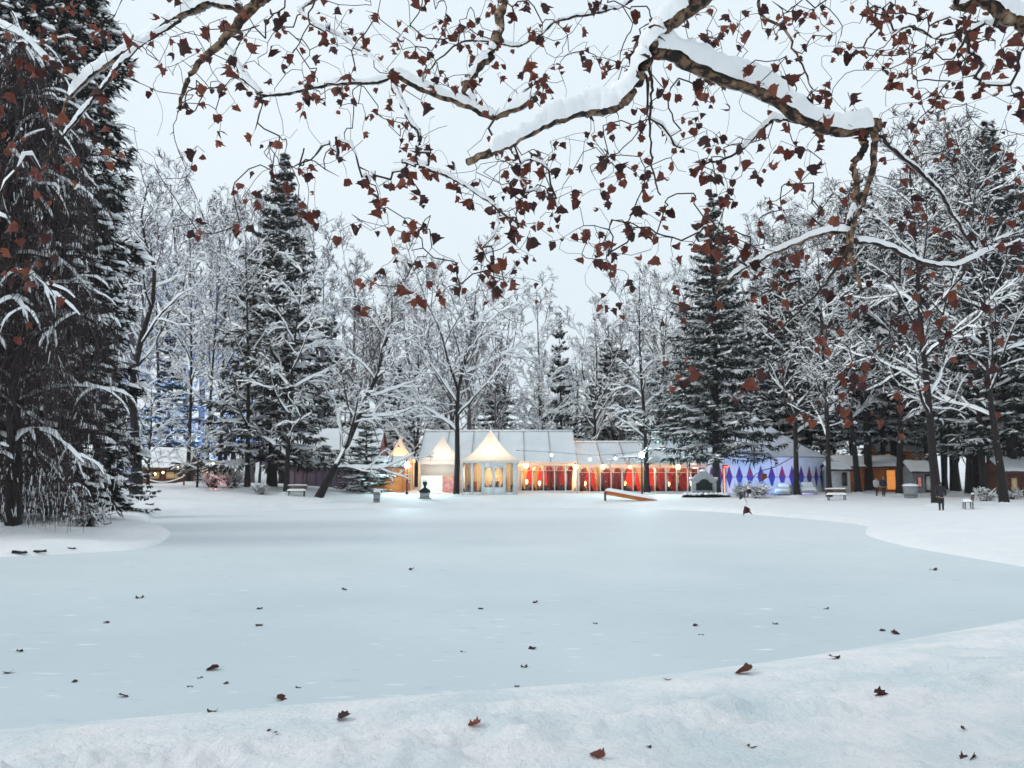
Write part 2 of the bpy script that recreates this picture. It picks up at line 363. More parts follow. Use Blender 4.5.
M['grey'] = mat('grey_paint', (.30, .32, .34), .6, (4, (.24, .26, .28), .35, .7))
M['stone'] = mat('monument_stone', (.40, .42, .44), .8, (4, (.28, .30, .32), .35, .7), (25, .5, .02))
M['bronze'] = mat('dark_bronze', (.012, .017, .018), .5, (7, (.022, .032, .031), .4, .7), metal=.5)
M['purple'] = mat('purple_print', (.12, .035, .28), .6, (5, (.10, .03, .24), .4, .7))
M['blue'] = mat('blue_print', (.06, .07, .42), .6, (5, (.05, .06, .36), .4, .7))
M['magenta'] = mat('magenta_print', (.32, .03, .16), .6, (5, (.28, .03, .14), .4, .7))
M['tent_blue'] = mat('pale_blue_canvas', (.76, .79, .86), .6, (.8, (.68, .73, .83), .35, .7))
M['carpaint'] = mat('car_paint', (.35, .40, .46), .35, (5, (.32, .37, .43), .4, .7), spec=.5)
M['rubber'] = mat('rubber', (.015, .015, .016), .9, (9, (.025, .025, .026), .4, .7))
def glass():
    m = bpy.data.materials.new('window_glass'); m.use_nodes = True; N = m.node_tree.nodes; L = m.node_tree.links; N.remove(N['Principled BSDF'])
    t = N.new('ShaderNodeBsdfTransparent'); g = N.new('ShaderNodeBsdfGlossy'); g.inputs['Roughness'].default_value = .05
    f = N.new('ShaderNodeFresnel'); f.inputs[0].default_value = 1.4; x = N.new('ShaderNodeMixShader')
    L.new(f.outputs[0], x.inputs[0]); L.new(t.outputs[0], x.inputs[1]); L.new(g.outputs[0], x.inputs[2]); L.new(x.outputs[0], N['Material Output'].inputs[0]); return m
M['glass'] = glass()
M['car_glass'] = mat('car_glass', (.05, .07, .10), .1, (4, (.08, .11, .15), .4, .7), spec=.6)
M['bulb_warm'] = mat('warm_bulb', (1, .8, .5), .4, emit=((1, .66, .28), 7))
M['bulb_white'] = mat('white_bulb', (1, .95, .9), .4, emit=((1, .93, .82), 7))
M['lamp_cool'] = mat('cool_lamp', (.9, 1, 1), .4, emit=((.72, .97, 1), 90))
M['bulb_red'] = mat('red_bulb', (1, .3, .2), .4, emit=((1, .16, .07), 5))
M['lit_sign'] = mat('backlit_sheet', (.8, .85, .8), .5, (1.3, (.75, .8, .7), .35, .7), emit=((.80, 1, .82), .55))
M['lit_pink'] = mat('backlit_poster', (.6, .2, .3), .5, (2.2, (.9, .55, .35), .4, .62), emit=((1, .35, .30), .22))
for k, c in (('jacket_dark', (.02, .022, .028)), ('jacket_pale', (.50, .48, .50)), ('trousers', (.018, .018, .024)), ('skin', (.42, .25, .18)), ('hair', (.03, .02, .015)), ('boots', (.015, .013, .012))):
    M[k] = mat(k, c, .8, (20, tuple(v * 1.4 for v in c), .4, .7))

def point(name, loc, power, col, r=.15, parent=None):
    l = bpy.data.lights.new(name, 'POINT'); l.energy = power; l.color = col; l.shadow_soft_size = r
    o = bpy.data.objects.new(name, l); COL.objects.link(o); o.location = loc
    if parent is not None: o.parent = parent
    return o

# ------------------------------------------------------------------ ground and ice
th = np.radians(np.concatenate([np.arange(-180, -38, 3.), np.arange(-38, 38, .19), np.arange(38, 180, 3.)]))
rad = np.concatenate([[.35, .8, 1.4, 2.2, 3.0], np.geomspace(3.5, 130, 300), np.geomspace(136, 3500, 40)])
TT, RR = np.meshgrid(th, rad); GX, GY = RR * np.sin(TT), RR * np.cos(TT)
GZ = ground_z(GX.ravel(), GY.ravel()); nr, nt_ = TT.shape
idx = np.arange(nr * nt_).reshape(nr, nt_); nx = np.roll(idx, -1, 1)
F = np.stack([idx[:-1], nx[:-1], nx[1:], idx[1:]], -1).reshape(-1, 4)[:, ::-1]
V = np.stack([GX.ravel(), GY.ravel(), GZ], 1); V = np.vstack([V, [[0, 0, gz(0, 0)]]])
cf = np.stack([np.full(nt_, nr * nt_), nx[0], idx[0]], 1)[:, ::-1]
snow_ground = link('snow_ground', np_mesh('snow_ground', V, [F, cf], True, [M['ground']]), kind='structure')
# ice: sheet a little larger than the shoreline so that the banks rise through it
cen = np.array([0, 40.]); k = len(POND)
tang = _norm(np.roll(POND, -1, 0) - np.roll(POND, 1, 0)); nrm = np.stack([tang[:, 1], -tang[:, 0]], 1)
if pond_sd(POND[40, 0] + nrm[40, 0] * .1, POND[40, 1] + nrm[40, 1] * .1)[0] < 0: nrm = -nrm
edge = POND + nrm * .05
bm_v = np.concatenate([edge, np.zeros((k, 1))], 1)
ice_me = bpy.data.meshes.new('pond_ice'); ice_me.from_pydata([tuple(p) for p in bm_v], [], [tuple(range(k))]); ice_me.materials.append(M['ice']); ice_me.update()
if ice_me.polygons[0].normal.z < 0: ice_me.flip_normals()
link('pond_ice', ice_me, kind='structure')
# ------------------------------------------------------------------ buildings
def XX(px, D): return (px - 512) / FPX * D * _CP
def ZZ(py, D): return float(pix(512, py, D)[2])

def long_tent(name, label, px0, px1, Df, Dr, y_eave, y_ridge, y_base, seams, win_px, seed):
    """marquee: front wall at depth Df, ridge at Dr; everything in local coordinates about the base centre"""
    rng = random.Random(seed)
    x0, x1 = XX(px0, Df), XX(px1, Df); cx = (x0 + x1) / 2; g = gz(cx, Df) - .05
    t = thing(name, label, 'tent', (cx, Df, g)); x0 -= cx; x1 -= cx
    ze, zr = ZZ(y_eave, Df) - g, ZZ(y_ridge, Dr) - g; dr = Dr - Df; db = 2 * dr
    n = seams
    for i in range(n):                                    # roof panels, front and back, sagging a little between the seams
        a, b = x0 + (x1 - x0) * i / n + .012, x0 + (x1 - x0) * (i + 1) / n - .012
        for sgn in (0, 1):
            def fn(u, v, a=a, b=b, sgn=sgn):
                y = v * dr if not sgn else db - v * dr
                if v < .001: y += -.35 if not sgn else .35
                sag = .12 * math.sin(math.pi * u) * math.sin(math.pi * min(v * 1.0, 1))
                return (a + (b - a) * (u if not sgn else 1 - u), y, ze + (zr - ze) * v - sag + .03 * rng.uniform(-1, 1) * (0 < v < 1))
            MB().grid(fn, 6, 5).build('roof_panel', M['roof_pvc'], t, True)
        MB().bar((a - .012, -.37, ze + .04), (a - .012, dr, zr + .05), .07, .06).build('roof_seam', M['grey'], t)
    MB().bar((x0, dr, zr + .10), (x1, dr, zr + .10), .35, .2).build('ridge_snow', M['snow'], t)
    MB().box(x0, x1, -.30, -.18, ze - .42, ze - .03).build('fascia', M['canvas'], t)
    for xs, s in ((x0, 1), (x1, -1)):
        m = MB(); m.tri((xs + s * .02, .1, ze - .05), (xs + s * .02, db - .1, ze - .05), (xs + s * .02, dr, zr - .05)); m.build('gable', M['canvas'], t)
        MB().box(xs + s * .02 - .02, xs + s * .02 + .02, .08, db - .08, 0, ze - .06).build('side_wall', M['canvas'], t)
    MB().box(x0, x1, db - .10, db - .06, 0, ze).build('rear_wall', M['red'], t)
    MB().box(x0 + .1, x1 - .1, .1, db - .2, 0.02, .08).build('floor', M['wood_brown'], t)
    MB().box(x0 + .05, x1 - .05, -.08, .0, 0, .30).build('sill', M['white'], t)
    wx = [XX(p, Df) - cx for p in win_px]
    if wx[0] > x0 + .3: MB().box(x0 + .03, wx[0] - .06, -.05, -.01, .3, ze - .42).build('wall_panel', M['canvas'], t)
    zt = ze - .40
    for i, w in enumerate(wx):
        wd = .10 if i % 4 else .17
        MB().box(w - wd / 2, w + wd / 2, -.13, .02, .3, zt).build('post', M['white'], t)
    for i in range(len(wx) - 1):
        a, b = wx[i], wx[i + 1]
        MB().box(a + .09, b - .09, -.050, -.044, .3, zt).build('pane', M['glass'], t)
        MB().box(a + .09, b - .09, -.07, -.03, zt - .55, zt - .50).build('glazing_bar', M['white'], t)
        # curtain with folds behind the pane, gathered to one side
        full = rng.random(); s = rng.choice((-1, 1)); frac = .95 if full < .25 else rng.uniform(.25, .6)
        def cf(u, v, a=a, b=b, s=s, frac=frac):
            wdt = (b - a) * (frac + (1 - frac) * .5 * (v ** 2)); x = (a if s > 0 else b) + s * wdt * u
            return (x, .55 + .06 * math.sin(u * 22), .35 + (zt - .4) * v)
        MB().grid(cf, 20, 5).build('curtain', M[rng.choice(('red', 'red', 'maroon', 'maroon', 'cream'))], t, True)
        if rng.random() < .75:
            th_ = rng.uniform(.75, 1.1); MB().box(a + .15, b - .15, .95, 1.45, .08, th_).build('table_cloth', M['navy'], t)
            if rng.random() < .7: MB().lathe([(.09, 0), (.03, .04), (.03, .16), (.15, .18), (.10, .46), (0, .47)], 10, (rng.uniform(a + .35, b - .35), 1.0, th_)).build('table_lamp', M['bulb_warm'], t, True)
    for i in range(max(2, int((x1 - x0) / 4))):
        xx = x0 + (x1 - x0) * (i + .5) / max(2, int((x1 - x0) / 4))
        point('tent_light', (xx, 2.2, ze - .5), 2200, (1, .52, .22), .25, t)
    return t, ze, cx, g

win_tall = [521, 532.5, 543.5, 554.5, 565.5, 576.5]
tA = long_tent('marquee_tent', 'long white marquee with the taller snow-dusted roof, behind the pointed tents', 418, 577.4, 97, 104, 462, 431.5, 491.5, 6, win_tall, 1)
win_low = [578.5 + 10.9 * i for i in range(14)]
tB = long_tent('marquee_tent', 'long glazed marquee with lower roof and red curtains behind the street lamp', 577.6, 722, 97.2, 103, 464, 442.5, 491.5, 6, win_low, 2)

def pagoda(name, label, pxc, half_px, D, y_peak, y_eave, walls, power, col):
    X = XX(pxc, D); hw = half_px * D * _CP / FPX; g = gz(X, D + hw) - .05
    t = thing(name, label, 'tent', (X, D + hw, g)); ze, zp = ZZ(y_eave, D) - g, ZZ(y_peak, D + hw) - g
    for q in range(4):
        R = Matrix.Rotation(q * math.pi / 2, 3, 'Z')
        def fn(u, v):
            r = (hw + .12) * (1 - v) + .04; z = ze + (zp - ze) * (v ** 1.75 * .82 + v * .18)
            z += -.10 * math.sin(math.pi * u) * (1 - v) * math.sin(math.pi * v)
            return R @ Vector(((2 * u - 1) * r, -r, z))
        MB().grid(fn, 8, 10).build('roof_panel', M['canvas_lit'], t, True)
        def vl(u, v):
            z = ze - .32 * (1 - v) - .05 * abs(math.sin(u * math.pi * 6)) * (1 - v); r = hw + .13
            return R @ Vector(((2 * u - 1) * r, -r, z))
        MB().grid(vl, 24, 2).build('valance', M['canvas_lit'], t)
        c = R @ Vector((hw, -hw, 0)); MB().box(c.x - .05, c.x + .05, c.y - .05, c.y + .05, 0, ze).build('pole', M['white'], t)
    MB().lathe([(.05, 0), (.06, .25), (.02, .5), (0, .52)], 8, (0, 0, zp - .05)).build('finial', M['white'], t, True)
    walls(t, hw, ze)
    point('tent_light', (0, -.2, ze - .5), power, col, .2, t); return t

def wallsA(t, hw, ze):
    W = lambda px: XX(px, 91) - XX(493, 91)
    op = [(466, 474, .25, ze - .35), (476.3, 484.6, .25, ze - .35), (487.8, 495.4, .75, ze - .85), (497.8, 506, .75, ze - .85), (508.8, 516, .25, ze - .35)]
    xs = [-hw + .05]; f = MB(); y0, y1 = -hw - .02, -hw + .05; pr = -hw + .05
    for a, b, z0, z1 in op:
        a, b = W(a), min(W(b), hw - .08)
        f.box(pr, a, y0, y1, 0, ze - .1); f.box(a, b, y0, y1, 0, z0); f.box(a, b, y0, y1, z1, ze - .1); pr = b
        MB().box(a, b, -hw + .01, -hw + .016, z0, z1).build('pane', M['glass'], t)
        MB().box((a + b) / 2 - .02, (a + b) / 2 + .02, -hw - .01, -hw + .03, z0, z1).build('glazing_bar', M['white'], t)
    f.box(pr, hw - .05, y0, y1, 0, ze - .1); f.build('front_wall', M['white'], t)
    MB().box(-hw, hw, hw - .05, hw, 0, ze).build('rear_wall', M['cream'], t)
    for s in (-1, 1): MB().box(s * hw - .02, s * hw + .02, -hw + .06, hw - .06, 0, ze - .1).build('side_wall', M['canvas_lit'], t)
    for i in range(7):
        x = -hw + .5 + i * (2 * hw - 1) / 6
        MB().box(x - .18, x + .18, -hw + .9, -hw + 1.2, .1, 1.0 + .35 * (i % 3)).build('display_shelf', M['wood'] if i % 2 else M['wood_brown'], t)
def wallsB(t, hw, ze):
    MB().box(-hw + .05, hw - .05, hw - .05, hw, 0, ze).build('rear_wall', M['canvas_lit'], t)
    MB().box(-hw + .05, hw - .05, -hw - .02, -hw + .01, ze - 1.5, ze - .33).build('hanging_flap', M['canvas_lit'], t)
    MB().box(-hw + .06, .1, -hw + .25, -hw + .30, .1, ze - 1.5).build('backlit_sheet', M['lit_sign'], t)
    for i in range(3):
        MB().box(.2 + i * (hw - .3) / 3, .1 + (i + 1) * (hw - .3) / 3, -hw + .2, -hw + .25, .2, ze - 1.55).build('poster', M['lit_pink'], t)
def wallsC(t, hw, ze):
    MB().box(-hw + .05, hw - .05, hw - .05, hw, 0, ze).build('rear_wall', M['cream'], t)
    MB().box(-hw + .05, hw - .05, -hw, -hw + .04, 0, 1.1).build('counter', M['wood'], t)
pagoda('pagoda_tent', 'white pointed tent with glowing yellow windows at its front', 490, 27.5, 91, 430, 459.5, wallsA, 380, (1, .80, .56))
pagoda('pagoda_tent', 'white pointed tent with grey flap behind the bust statue', 441, 20.5, 92, 436, 461, wallsB, 190, (1, .86, .74))
pagoda('pagoda_tent', 'small warm-lit pointed tent partly hidden by the leaning tree', 398, 13, 95, 437, 459, wallsC, 200, (1, .6, .25))

def hut(name, label, cat, px0, px1, D, depth, y_eave, y_ridge, wallmat, rf=.25, openings=(), boards=True, snow=.22, light=None, ridge_along=True):
    x0, x1 = XX(px0, D), XX(px1, D); cx = (x0 + x1) / 2; g = gz(cx, D) - .06
    t = thing(name, label, cat, (cx, D, g)); hw = (x1 - x0) / 2
    ze, zr = ZZ(y_eave, D) - g, ZZ(y_ridge, D + depth / 2) - g
    if boards:
        n = max(3, int(ze / .22))
        for i in range(n):
            za, zb = ze * i / n, ze * (i + 1) / n - .012; xs = -hw
            for a, b, o0, o1 in [(XX(o[0], D) - cx, XX(o[1], D) - cx, o[2] * ze, o[3] * ze) for o in openings]:
                if za < o1 and zb > o0:
                    if a > xs: MB().box(xs, a, -.03, 0, za, zb).build('plank', wallmat, t)
                    xs = b
            MB().box(xs, hw, -.03 + .006 * (i % 2), 0.0 + .006 * (i % 2), za, zb).build('plank', wallmat, t)
    else:
        MB().box(-hw, hw, -.03, 0, 0, ze).build('front_wall', wallmat, t)
    for a, b, o0, o1, mt in [(XX(o[0], D) - cx, XX(o[1], D) - cx, o[2] * ze, o[3] * ze, o[4]) for o in openings]:
        fr = MB(); w = .07
        for q in ((a, a + w, o0, o1), (b - w, b, o0, o1), (a + w, b - w, o0, o0 + w), (a + w, b - w, o1 - w, o1)): fr.box(q[0], q[1], -.06, .02, q[2], q[3])
        f = fr.build('window_frame', M['white'] if mt == 'glass' else M['wood_brown'], t)
        MB().box(a + w, b - w, -.012, -.006, o0 + w, o1 - w).build('pane', M[mt], f)
    MB().box(-hw + .03, hw - .03, depth - .05, depth, 0, ze).build('rear_wall', wallmat, t)
    for s in (-1, 1):
        MB().box(s * hw - .025, s * hw + .025, .01, depth - .06, 0, ze).build('side_wall', wallmat, t)
        m = MB().tri((s * hw, 0, ze), (s * hw, depth, ze), (s * hw, depth / 2, zr)); m.build('gable', wallmat, t)
    ov = .3
    for s in (0, 1):
        def rf_(u, v, up=0): return (-hw - ov + (2 * hw + 2 * ov) * u, (-ov + (depth / 2 + ov) * v) if not s else (depth + ov - (depth / 2 + ov) * v), ze - .12 + (zr - ze + .12) * v + up)
        m = MB(); P = [rf_(0, 0), rf_(1, 0), rf_(1, 1), rf_(0, 1)]; m.quad(*P); m.quad(*[(p[0], p[1], p[2] + .08) for p in P]); m.bar(rf_(0, 0, .04), rf_(1, 0, .04), .08, .1)
        r = m.build('roof', M['wood_brown'], t)
        rg = random.Random(s)
        def sn(u, v): e = min(u, 1 - u, v + .02, 1) ; p = rf_(u, v); return (p[0], p[1], p[2] + .07 + snow * min(1, max(0, e) * 12) ** .5 * (1 + .2 * math.sin(u * 9 + s)) + rg.uniform(-.02, .02))
        MB().grid(sn, 24, 10).build('roof_snow', M['snow'], r, True)
    if light: point('hut_light', (0, depth * .35, ze - .4), light[0], light[1], .2, t)
    return t
hut('low_pavilion', 'low mauve pavilion with broad snowy roof behind the leaning tree', 'building', 286, 373, 93, 12, 465.5, 431, M['purple_wall'],
    openings=[(294, 303, .1, .8, 'lit_pink'), (306, 316, .1, .85, 'lit_pink'), (322, 332, .05, .85, 'car_glass'), (336, 346, .05, .85, 'car_glass'), (350, 357, .05, .85, 'car_glass')], boards=False, light=(60, (1, .6, .8)))
hut('wooden_kiosk', 'orange plank kiosk beside the grey bin', 'kiosk', 373.6, 401.5, 89, 3, 467, 459, M['wood'], openings=[(377, 386, .45, .85, 'car_glass')])
hut('market_hut', 'brown market hut behind the rope fence at left', 'hut', 141, 186, 92, 4, 468, 450, M['wood_brown'], openings=[(148, 160, .3, .8, 'cream'), (165, 180, .3, .8, 'cream')], light=(40, (1, .5, .2)))
hut('wooden_kiosk', 'long orange wooden stall behind the two strollers', 'kiosk', 838, 902, 97, 3.5, 467, 458, M['wood'], openings=[(866, 873, .45, .9, 'cream'), (886, 896, .1, .9, 'lit_orange')], light=(120, (1, .5, .2)))
hut('ticket_booth', 'grey booth with snowy roof left of the thick trunk', 'booth', 913, 935, 92, 3, 472, 463, M['grey'], openings=[(917, 922, .3, .8, 'lit_pink'), (925, 932, .15, .85, 'white')])
hut('timber_hut', 'tall orange-lit timber hut deep among the right-hand trunks', 'hut', 880, 938, 112, 5, 452, 440, M['wood'], openings=[(884, 892, .55, .95, 'lit_orange'), (898, 906, .55, .95, 'wood_brown'), (914, 921, .55, .95, 'cream'), (926, 933, .55, .95, 'lit_orange')], light=(120, (1, .5, .2)))
hut('garden_hut', 'dark wooden hut with snowy roof at the right edge', 'hut', 1006, 1052, 78, 4, 472, 460, M['wood_brown'], openings=[(1010, 1018, .2, .8, 'cream')], light=(50, (1, .55, .2)))
hut('white_booth', 'pinkish white booth beside the harlequin tent', 'booth', 831, 850, 93, 3, 470, 464, M['white'], openings=[(842, 847, .3, .8, 'car_glass')])

# round harlequin tent
def harlequin():
    D = 101; X = XX(757, D); R = 7.7; g = gz(X, D - R) - .05
    t = thing('harlequin_tent', 'round blue-lit tent with a band of purple diamonds', 'tent', (X, D, g)); zw, za = ZZ(456, D - R) - g, ZZ(416, D) - g
    K = 44
    for i in range(K):
        a0, a1 = 2 * math.pi * i / K, 2 * math.pi * (i + 1) / K - .002
        def wf(u, v): a = a0 + (a1 - a0) * u; return (R * math.cos(a), R * math.sin(a), zw * v)
        MB().grid(wf, 2, 1).build('wall_panel', M['tent_blue'], t, True)
        def rf(u, v):
            a = a0 + (a1 - a0) * u; r = (R + .25) * (1 - v) + .05; return (r * math.cos(a), r * math.sin(a), zw - .05 + (za - zw) * (v ** 1.25) - .1 * math.sin(math.pi * u) * math.sin(math.pi * v))
        MB().grid(rf, 3, 6).build('roof_panel', M['tent_blue'], t, True)
        am = (a0 + a1) / 2; w = math.radians(2.75); zc, hh = 1.75, 1.2; e = R + .02
        def P(a, z, e=e): return (e * math.cos(a), e * math.sin(a), z)
        mt = M['purple'] if i % 3 else M['magenta']
        d = MB(); d.tri(P(am - w, zc), P(am + w, zc), P(am, zc + hh)); o = d.build('diamond', mt, t)
        d = MB(); d.tri(P(am + w, zc, e + .003), P(am - w, zc, e + .003), P(am, zc - hh, e + .003)); d.build('lower_half', M['blue'], o)
    MB().tube([(math.cos(a) * (R + .05), math.sin(a) * (R + .05), zw + .55 * 0 - .08) for a in np.linspace(0, 2 * math.pi, 60)], .07, 6).build('rim', M['grey'], t, True)
    MB().tube([(math.cos(a) * (R + .05), math.sin(a) * (R + .05), 1.72) for a in np.linspace(0, 2 * math.pi, 60)], .03, 6).build('band', M['blue'], t, True)
    MB().lathe([(.06, 0), (.06, 1.2), (.15, 1.3), (0, 1.5)], 8, (0, 0, za - .1)).build('finial', M['white'], t, True)
harlequin()
def floodlight(px, D, target, power, col, label, grp=None, size=75):
    x, y, z = at(px, D); t = thing('floodlight', label, 'floodlight', (x, y, z), 0, grp)
    MB().box(-.16, .16, -.05, .05, 0, .05).bar((-.14, 0, .03), (-.14, 0, .3), .03, .03).bar((.14, 0, .03), (.14, 0, .3), .03, .03).build('bracket', M['dark'], t)
    dv = (Vector(target) - Vector((x, y, z + .3))).normalized(); q = dv.to_track_quat('-Z', 'Y')
    b = MB().box(-.13, .13, -.1, .1, 0.0, .12).build('housing', M['dark'], t); b.location = (0, 0, .3); b.rotation_euler = q.to_euler()
    l = bpy.data.lights.new('flood', 'SPOT'); l.energy = power; l.color = col; l.spot_size = math.radians(size); l.spot_blend = .8; l.shadow_soft_size = .1
    o = bpy.data.objects.new('flood', l); COL.objects.link(o); o.location = Vector((0, 0, .3)) + dv * .06; o.rotation_euler = q.to_euler(); o.parent = t
floodlight(747, 84, (XX(752, 94), 93, 4.0), 2300, (.30, .48, 1), 'small floodlight in front of the blue side of the harlequin tent', size=95)
floodlight(800, 88, (XX(810, 97), 97, 4.5), 800, (.75, .5, 1), 'small floodlight at the right side of the harlequin tent', size=95)
floodlight(207, 103, (XX(205, 118), 118, 15), 34000, (.20, .46, 1), 'floodlight behind the thin trunks at left', size=80)
floodlight(165, 98, (XX(165, 112), 112, 12), 20000, (.30, .45, 1), 'floodlight behind the brown market hut', size=90)

def red_doorway():
    D = 95; t = thing('lit_doorway', 'red-lit doorway at the right end of the low marquee', 'doorway', (XX(732, D), D, gz(XX(732, D), D) - .03))
    w, h = .85, 2.75
    for s in (-1, 1):
        MB().box(s * w - .12, s * w + .12, -.1, .1, 0, h).build('jamb', M['red'], t)
        MB().tube([(s * (w - .0), -.14, .1), (s * (w - .0), -.14, h - .1)], .035, 6).build('light_tube', M['bulb_red'], t, True)
    MB().box(-w - .12, w + .12, -.1, .1, h, h + .3).build('lintel', M['red'], t)
    MB().tube([(-w, -.14, h + .1), (w, -.14, h + .1)], .03, 6).build('light_tube', M['bulb_red'], t, True)
    MB().box(-w - .2, w + .2, -.25, .4, h + .305, h + .45).build('snow_cap', M['snow'], t)
    MB().box(-w + .12, w - .12, .5, .55, 0, h).build('curtain', M['navy'], t)
    MB().lathe([(0, .0), (.15, .05), (.18, .18), (.12, .32), (0, .36)], 10, (.1, .2, .0)).build('lantern', M['bulb_warm'], t, True)
red_doorway()

# ------------------------------------------------------------------ lamps, bulbs
def street_lamp(px, D, y_lamp, label, power):
    x, y, z = at(px, D); t = thing('street_lamp', label, 'street lamp', (x, y, z)); h = ZZ(y_lamp, D) - z
    MB().lathe([(.16, 0), (.16, .12), (.09, .3), (.075, .9), (.055, h - .35), (.10, h - .3), (.05, h - .24)], 10).build('pole', M['bronze'], t, True)
    MB().lathe([(0, h - .24), (.16, h - .18), (.23, h), (.16, h + .18), (0, h + .24)], 14).build('globe', M['lamp_cool'], t, True)
    MB().lathe([(.17, h + .20), (.20, h + .24), (.13, h + .34), (0, h + .38)], 12).build('snow_cap', M['tree_snow'], t, True)
    point('lamp_light', (0, -.35, h), power, (.62, .95, 1), .2, t)
street_lamp(642, 88, 455, 'bright street lamp in front of the low marquee', 1100)
street_lamp(407, 86, 465.5, 'bright street lamp left of the bust statue', 900)
def globe_lamp(px, py, D, label, r, mt, power=0):
    p = pix(px, py, D); t = thing('hanging_lamp', label, 'lamp', tuple(p), 0, 'lamps hung along the eaves')
    MB().lathe([(0, -r), (r * .7, -r * .7), (r, 0), (r * .7, r * .7), (r * .25, r)], 12).build('globe', M[mt], t, True)
    MB().lathe([(r * .3, r * .95), (r * .3, r * 1.3), (.015, r * 1.4), (.015, r * 2.2)], 8).build('fitting', M['dark'], t, True)
for px, py, lb in ((526, 466, 'yellow globe lamp at the left end of the red-curtained windows'), (575.5, 467, 'yellow globe lamp where the two marquees meet'), (603, 467, 'yellow globe lamp between the marquee joint and street lamp'), (678, 467, 'yellow globe lamp right of the street lamp'), (630, 467, 'yellow globe lamp just left of the street lamp')):
    globe_lamp(px, py, 96.5, lb, .26 if px != 630 else .18, 'bulb_warm')
def string_lights(pts, D, name_label, bulbs, mt, r=.13, grp=None):
    P = [pix(a, b, D) for a, b in pts]; o0 = P[0]
    t = thing('string_lights', name_label, 'string lights', tuple(o0), 0, grp)
    w = catmull([p - o0 for p in P], 6)[:6 * (len(P) - 1) + 1]
    MB().tube(w, .018, 5).build('wire', M['dark'], t, True)
    for a, b in bulbs:
        c = pix(a, b, D) - o0; j = np.argmin(np.linalg.norm(w - c, axis=1))
        MB().tube([w[j], c + np.array([0, 0, r])], .012, 4).build('drop_wire', M['dark'], t)
        MB().lathe([(0, -r), (r * .8, -r * .6), (r, 0), (r * .6, r * .8), (0, r)], 10, tuple(c)).build('bulb', M[mt], t, True)
string_lights([(519, 450), (552, 452), (590, 455), (616, 454), (641, 450)], 90, 'wire of white bulbs across the marquee fronts', [(551.5, 455), (590, 459.5), (615.5, 458.5)], 'bulb_white', .14)
string_lights([(138, 476), (155, 472), (170, 467), (185, 463)], 90, 'warm bulbs strung along the brown market hut', [(140, 477), (147, 475), (155, 474), (163, 472.5), (170, 469.5), (178, 467), (183, 465)], 'bulb_warm', .12)

# rope fence at left
def rope_fence():
    D = 84; x0, _, z0 = at(141, D); x1 = XX(184, D); z1 = gz(x1, D)
    t = thing('rope_fence', 'snowy rope slung between short posts before the brown hut', 'fence', (x0, D, z0)); h0 = ZZ(477, D) - z0; h1 = ZZ(477, D) - z0
    n = 3
    for i in range(2):
        x = (x1 - x0) * i; zz = (z1 - z0) * i
        p = MB().lathe([(.09, -.1), (.08, h0 + .1), (.1, h0 + .12), (0, h0 + .2)], 8, (x, 0, zz)).build('post', M['wood_brown'], t, True)
        MB().lathe([(.11, h0 + .12), (.1, h0 + .24), (0, h0 + .3)], 8, (x, 0, zz)).build('snow_cap', M['snow'], p, True)
    P = [((x1 - x0) * u, 0, h0 - .55 * math.sin(math.pi * u)) for u in np.linspace(0, 1, 14)]
    MB().tube(P, .05, 6).build('rope', M['wood_brown'], t, True)
    MB().tube([(a, b, c + .06) for a, b, c in P], .07, 6).build('rope_snow', M['snow'], t, True)
rope_fence()

# ------------------------------------------------------------------ statue, monument, furniture
def bust():
    D = 82; x, y, z = at(425, D); t = thing('bust_statue', 'dark bronze bust with wide shoulders on a low plinth', 'statue', (x, y, z - .05))
    MB().box(-.55, .55, -.4, .4, 0, .12).box(-.42, .42, -.3, .3, .12, .55).build('plinth', M['stone'], t)
    m = MB(); S = 1.25
    prof = [(.0, .55, .30, .20), (.0, .60, .52, .24), (.0, .78, .50, .25), (.0, .92, .40, .22), (.0, 1.0, .20, .15), (.0, 1.06, .115, .12), (.0, 1.18, .11, .12), (-.02, 1.24, .15, .16), (-.03, 1.34, .185, .20), (-.02, 1.46, .20, .22), (-.01, 1.56, .205, .215), (0, 1.64, .17, .18), (0, 1.70, .09, .1), (0, 1.715, .01, .01)]
    k = 16
    for yy, zz, a, b in prof:
        for i in range(k):
            an = 2 * math.pi * i / k; m.v.append((a * math.cos(an), yy + b * math.sin(an), zz))
    for j in range(len(prof) - 1):
        for i in range(k): m.f4.append((j * k + i, j * k + (i + 1) % k, (j + 1) * k + (i + 1) % k, (j + 1) * k + i))
    b = m.build('bust', M['bronze'], t, True)
    MB().lathe([(.03, -.05), (.05, 0), (.015, .06)], 6, (0, -.23, 1.40)).build('nose', M['bronze'], b, True)
    for s in (-1, 1): MB().lathe([(.0, -.07), (.05, 0), (.0, .08)], 6, (s * .205, 0, 1.42), .6, 1).build('ear', M['bronze'], b, True)
    MB().lathe([(.21, 1.58), (.23, 1.62), (.18, 1.72), (0, 1.78)], 12).build('snow_cap', M['tree_snow'], b, True)
    for s in (-1, 1): MB().lathe([(.16, .84), (.15, .93), (0, .99)], 10, (s * .33, 0, 0), 1, .9).build('shoulder_snow', M['tree_snow'], b, True)
bust()
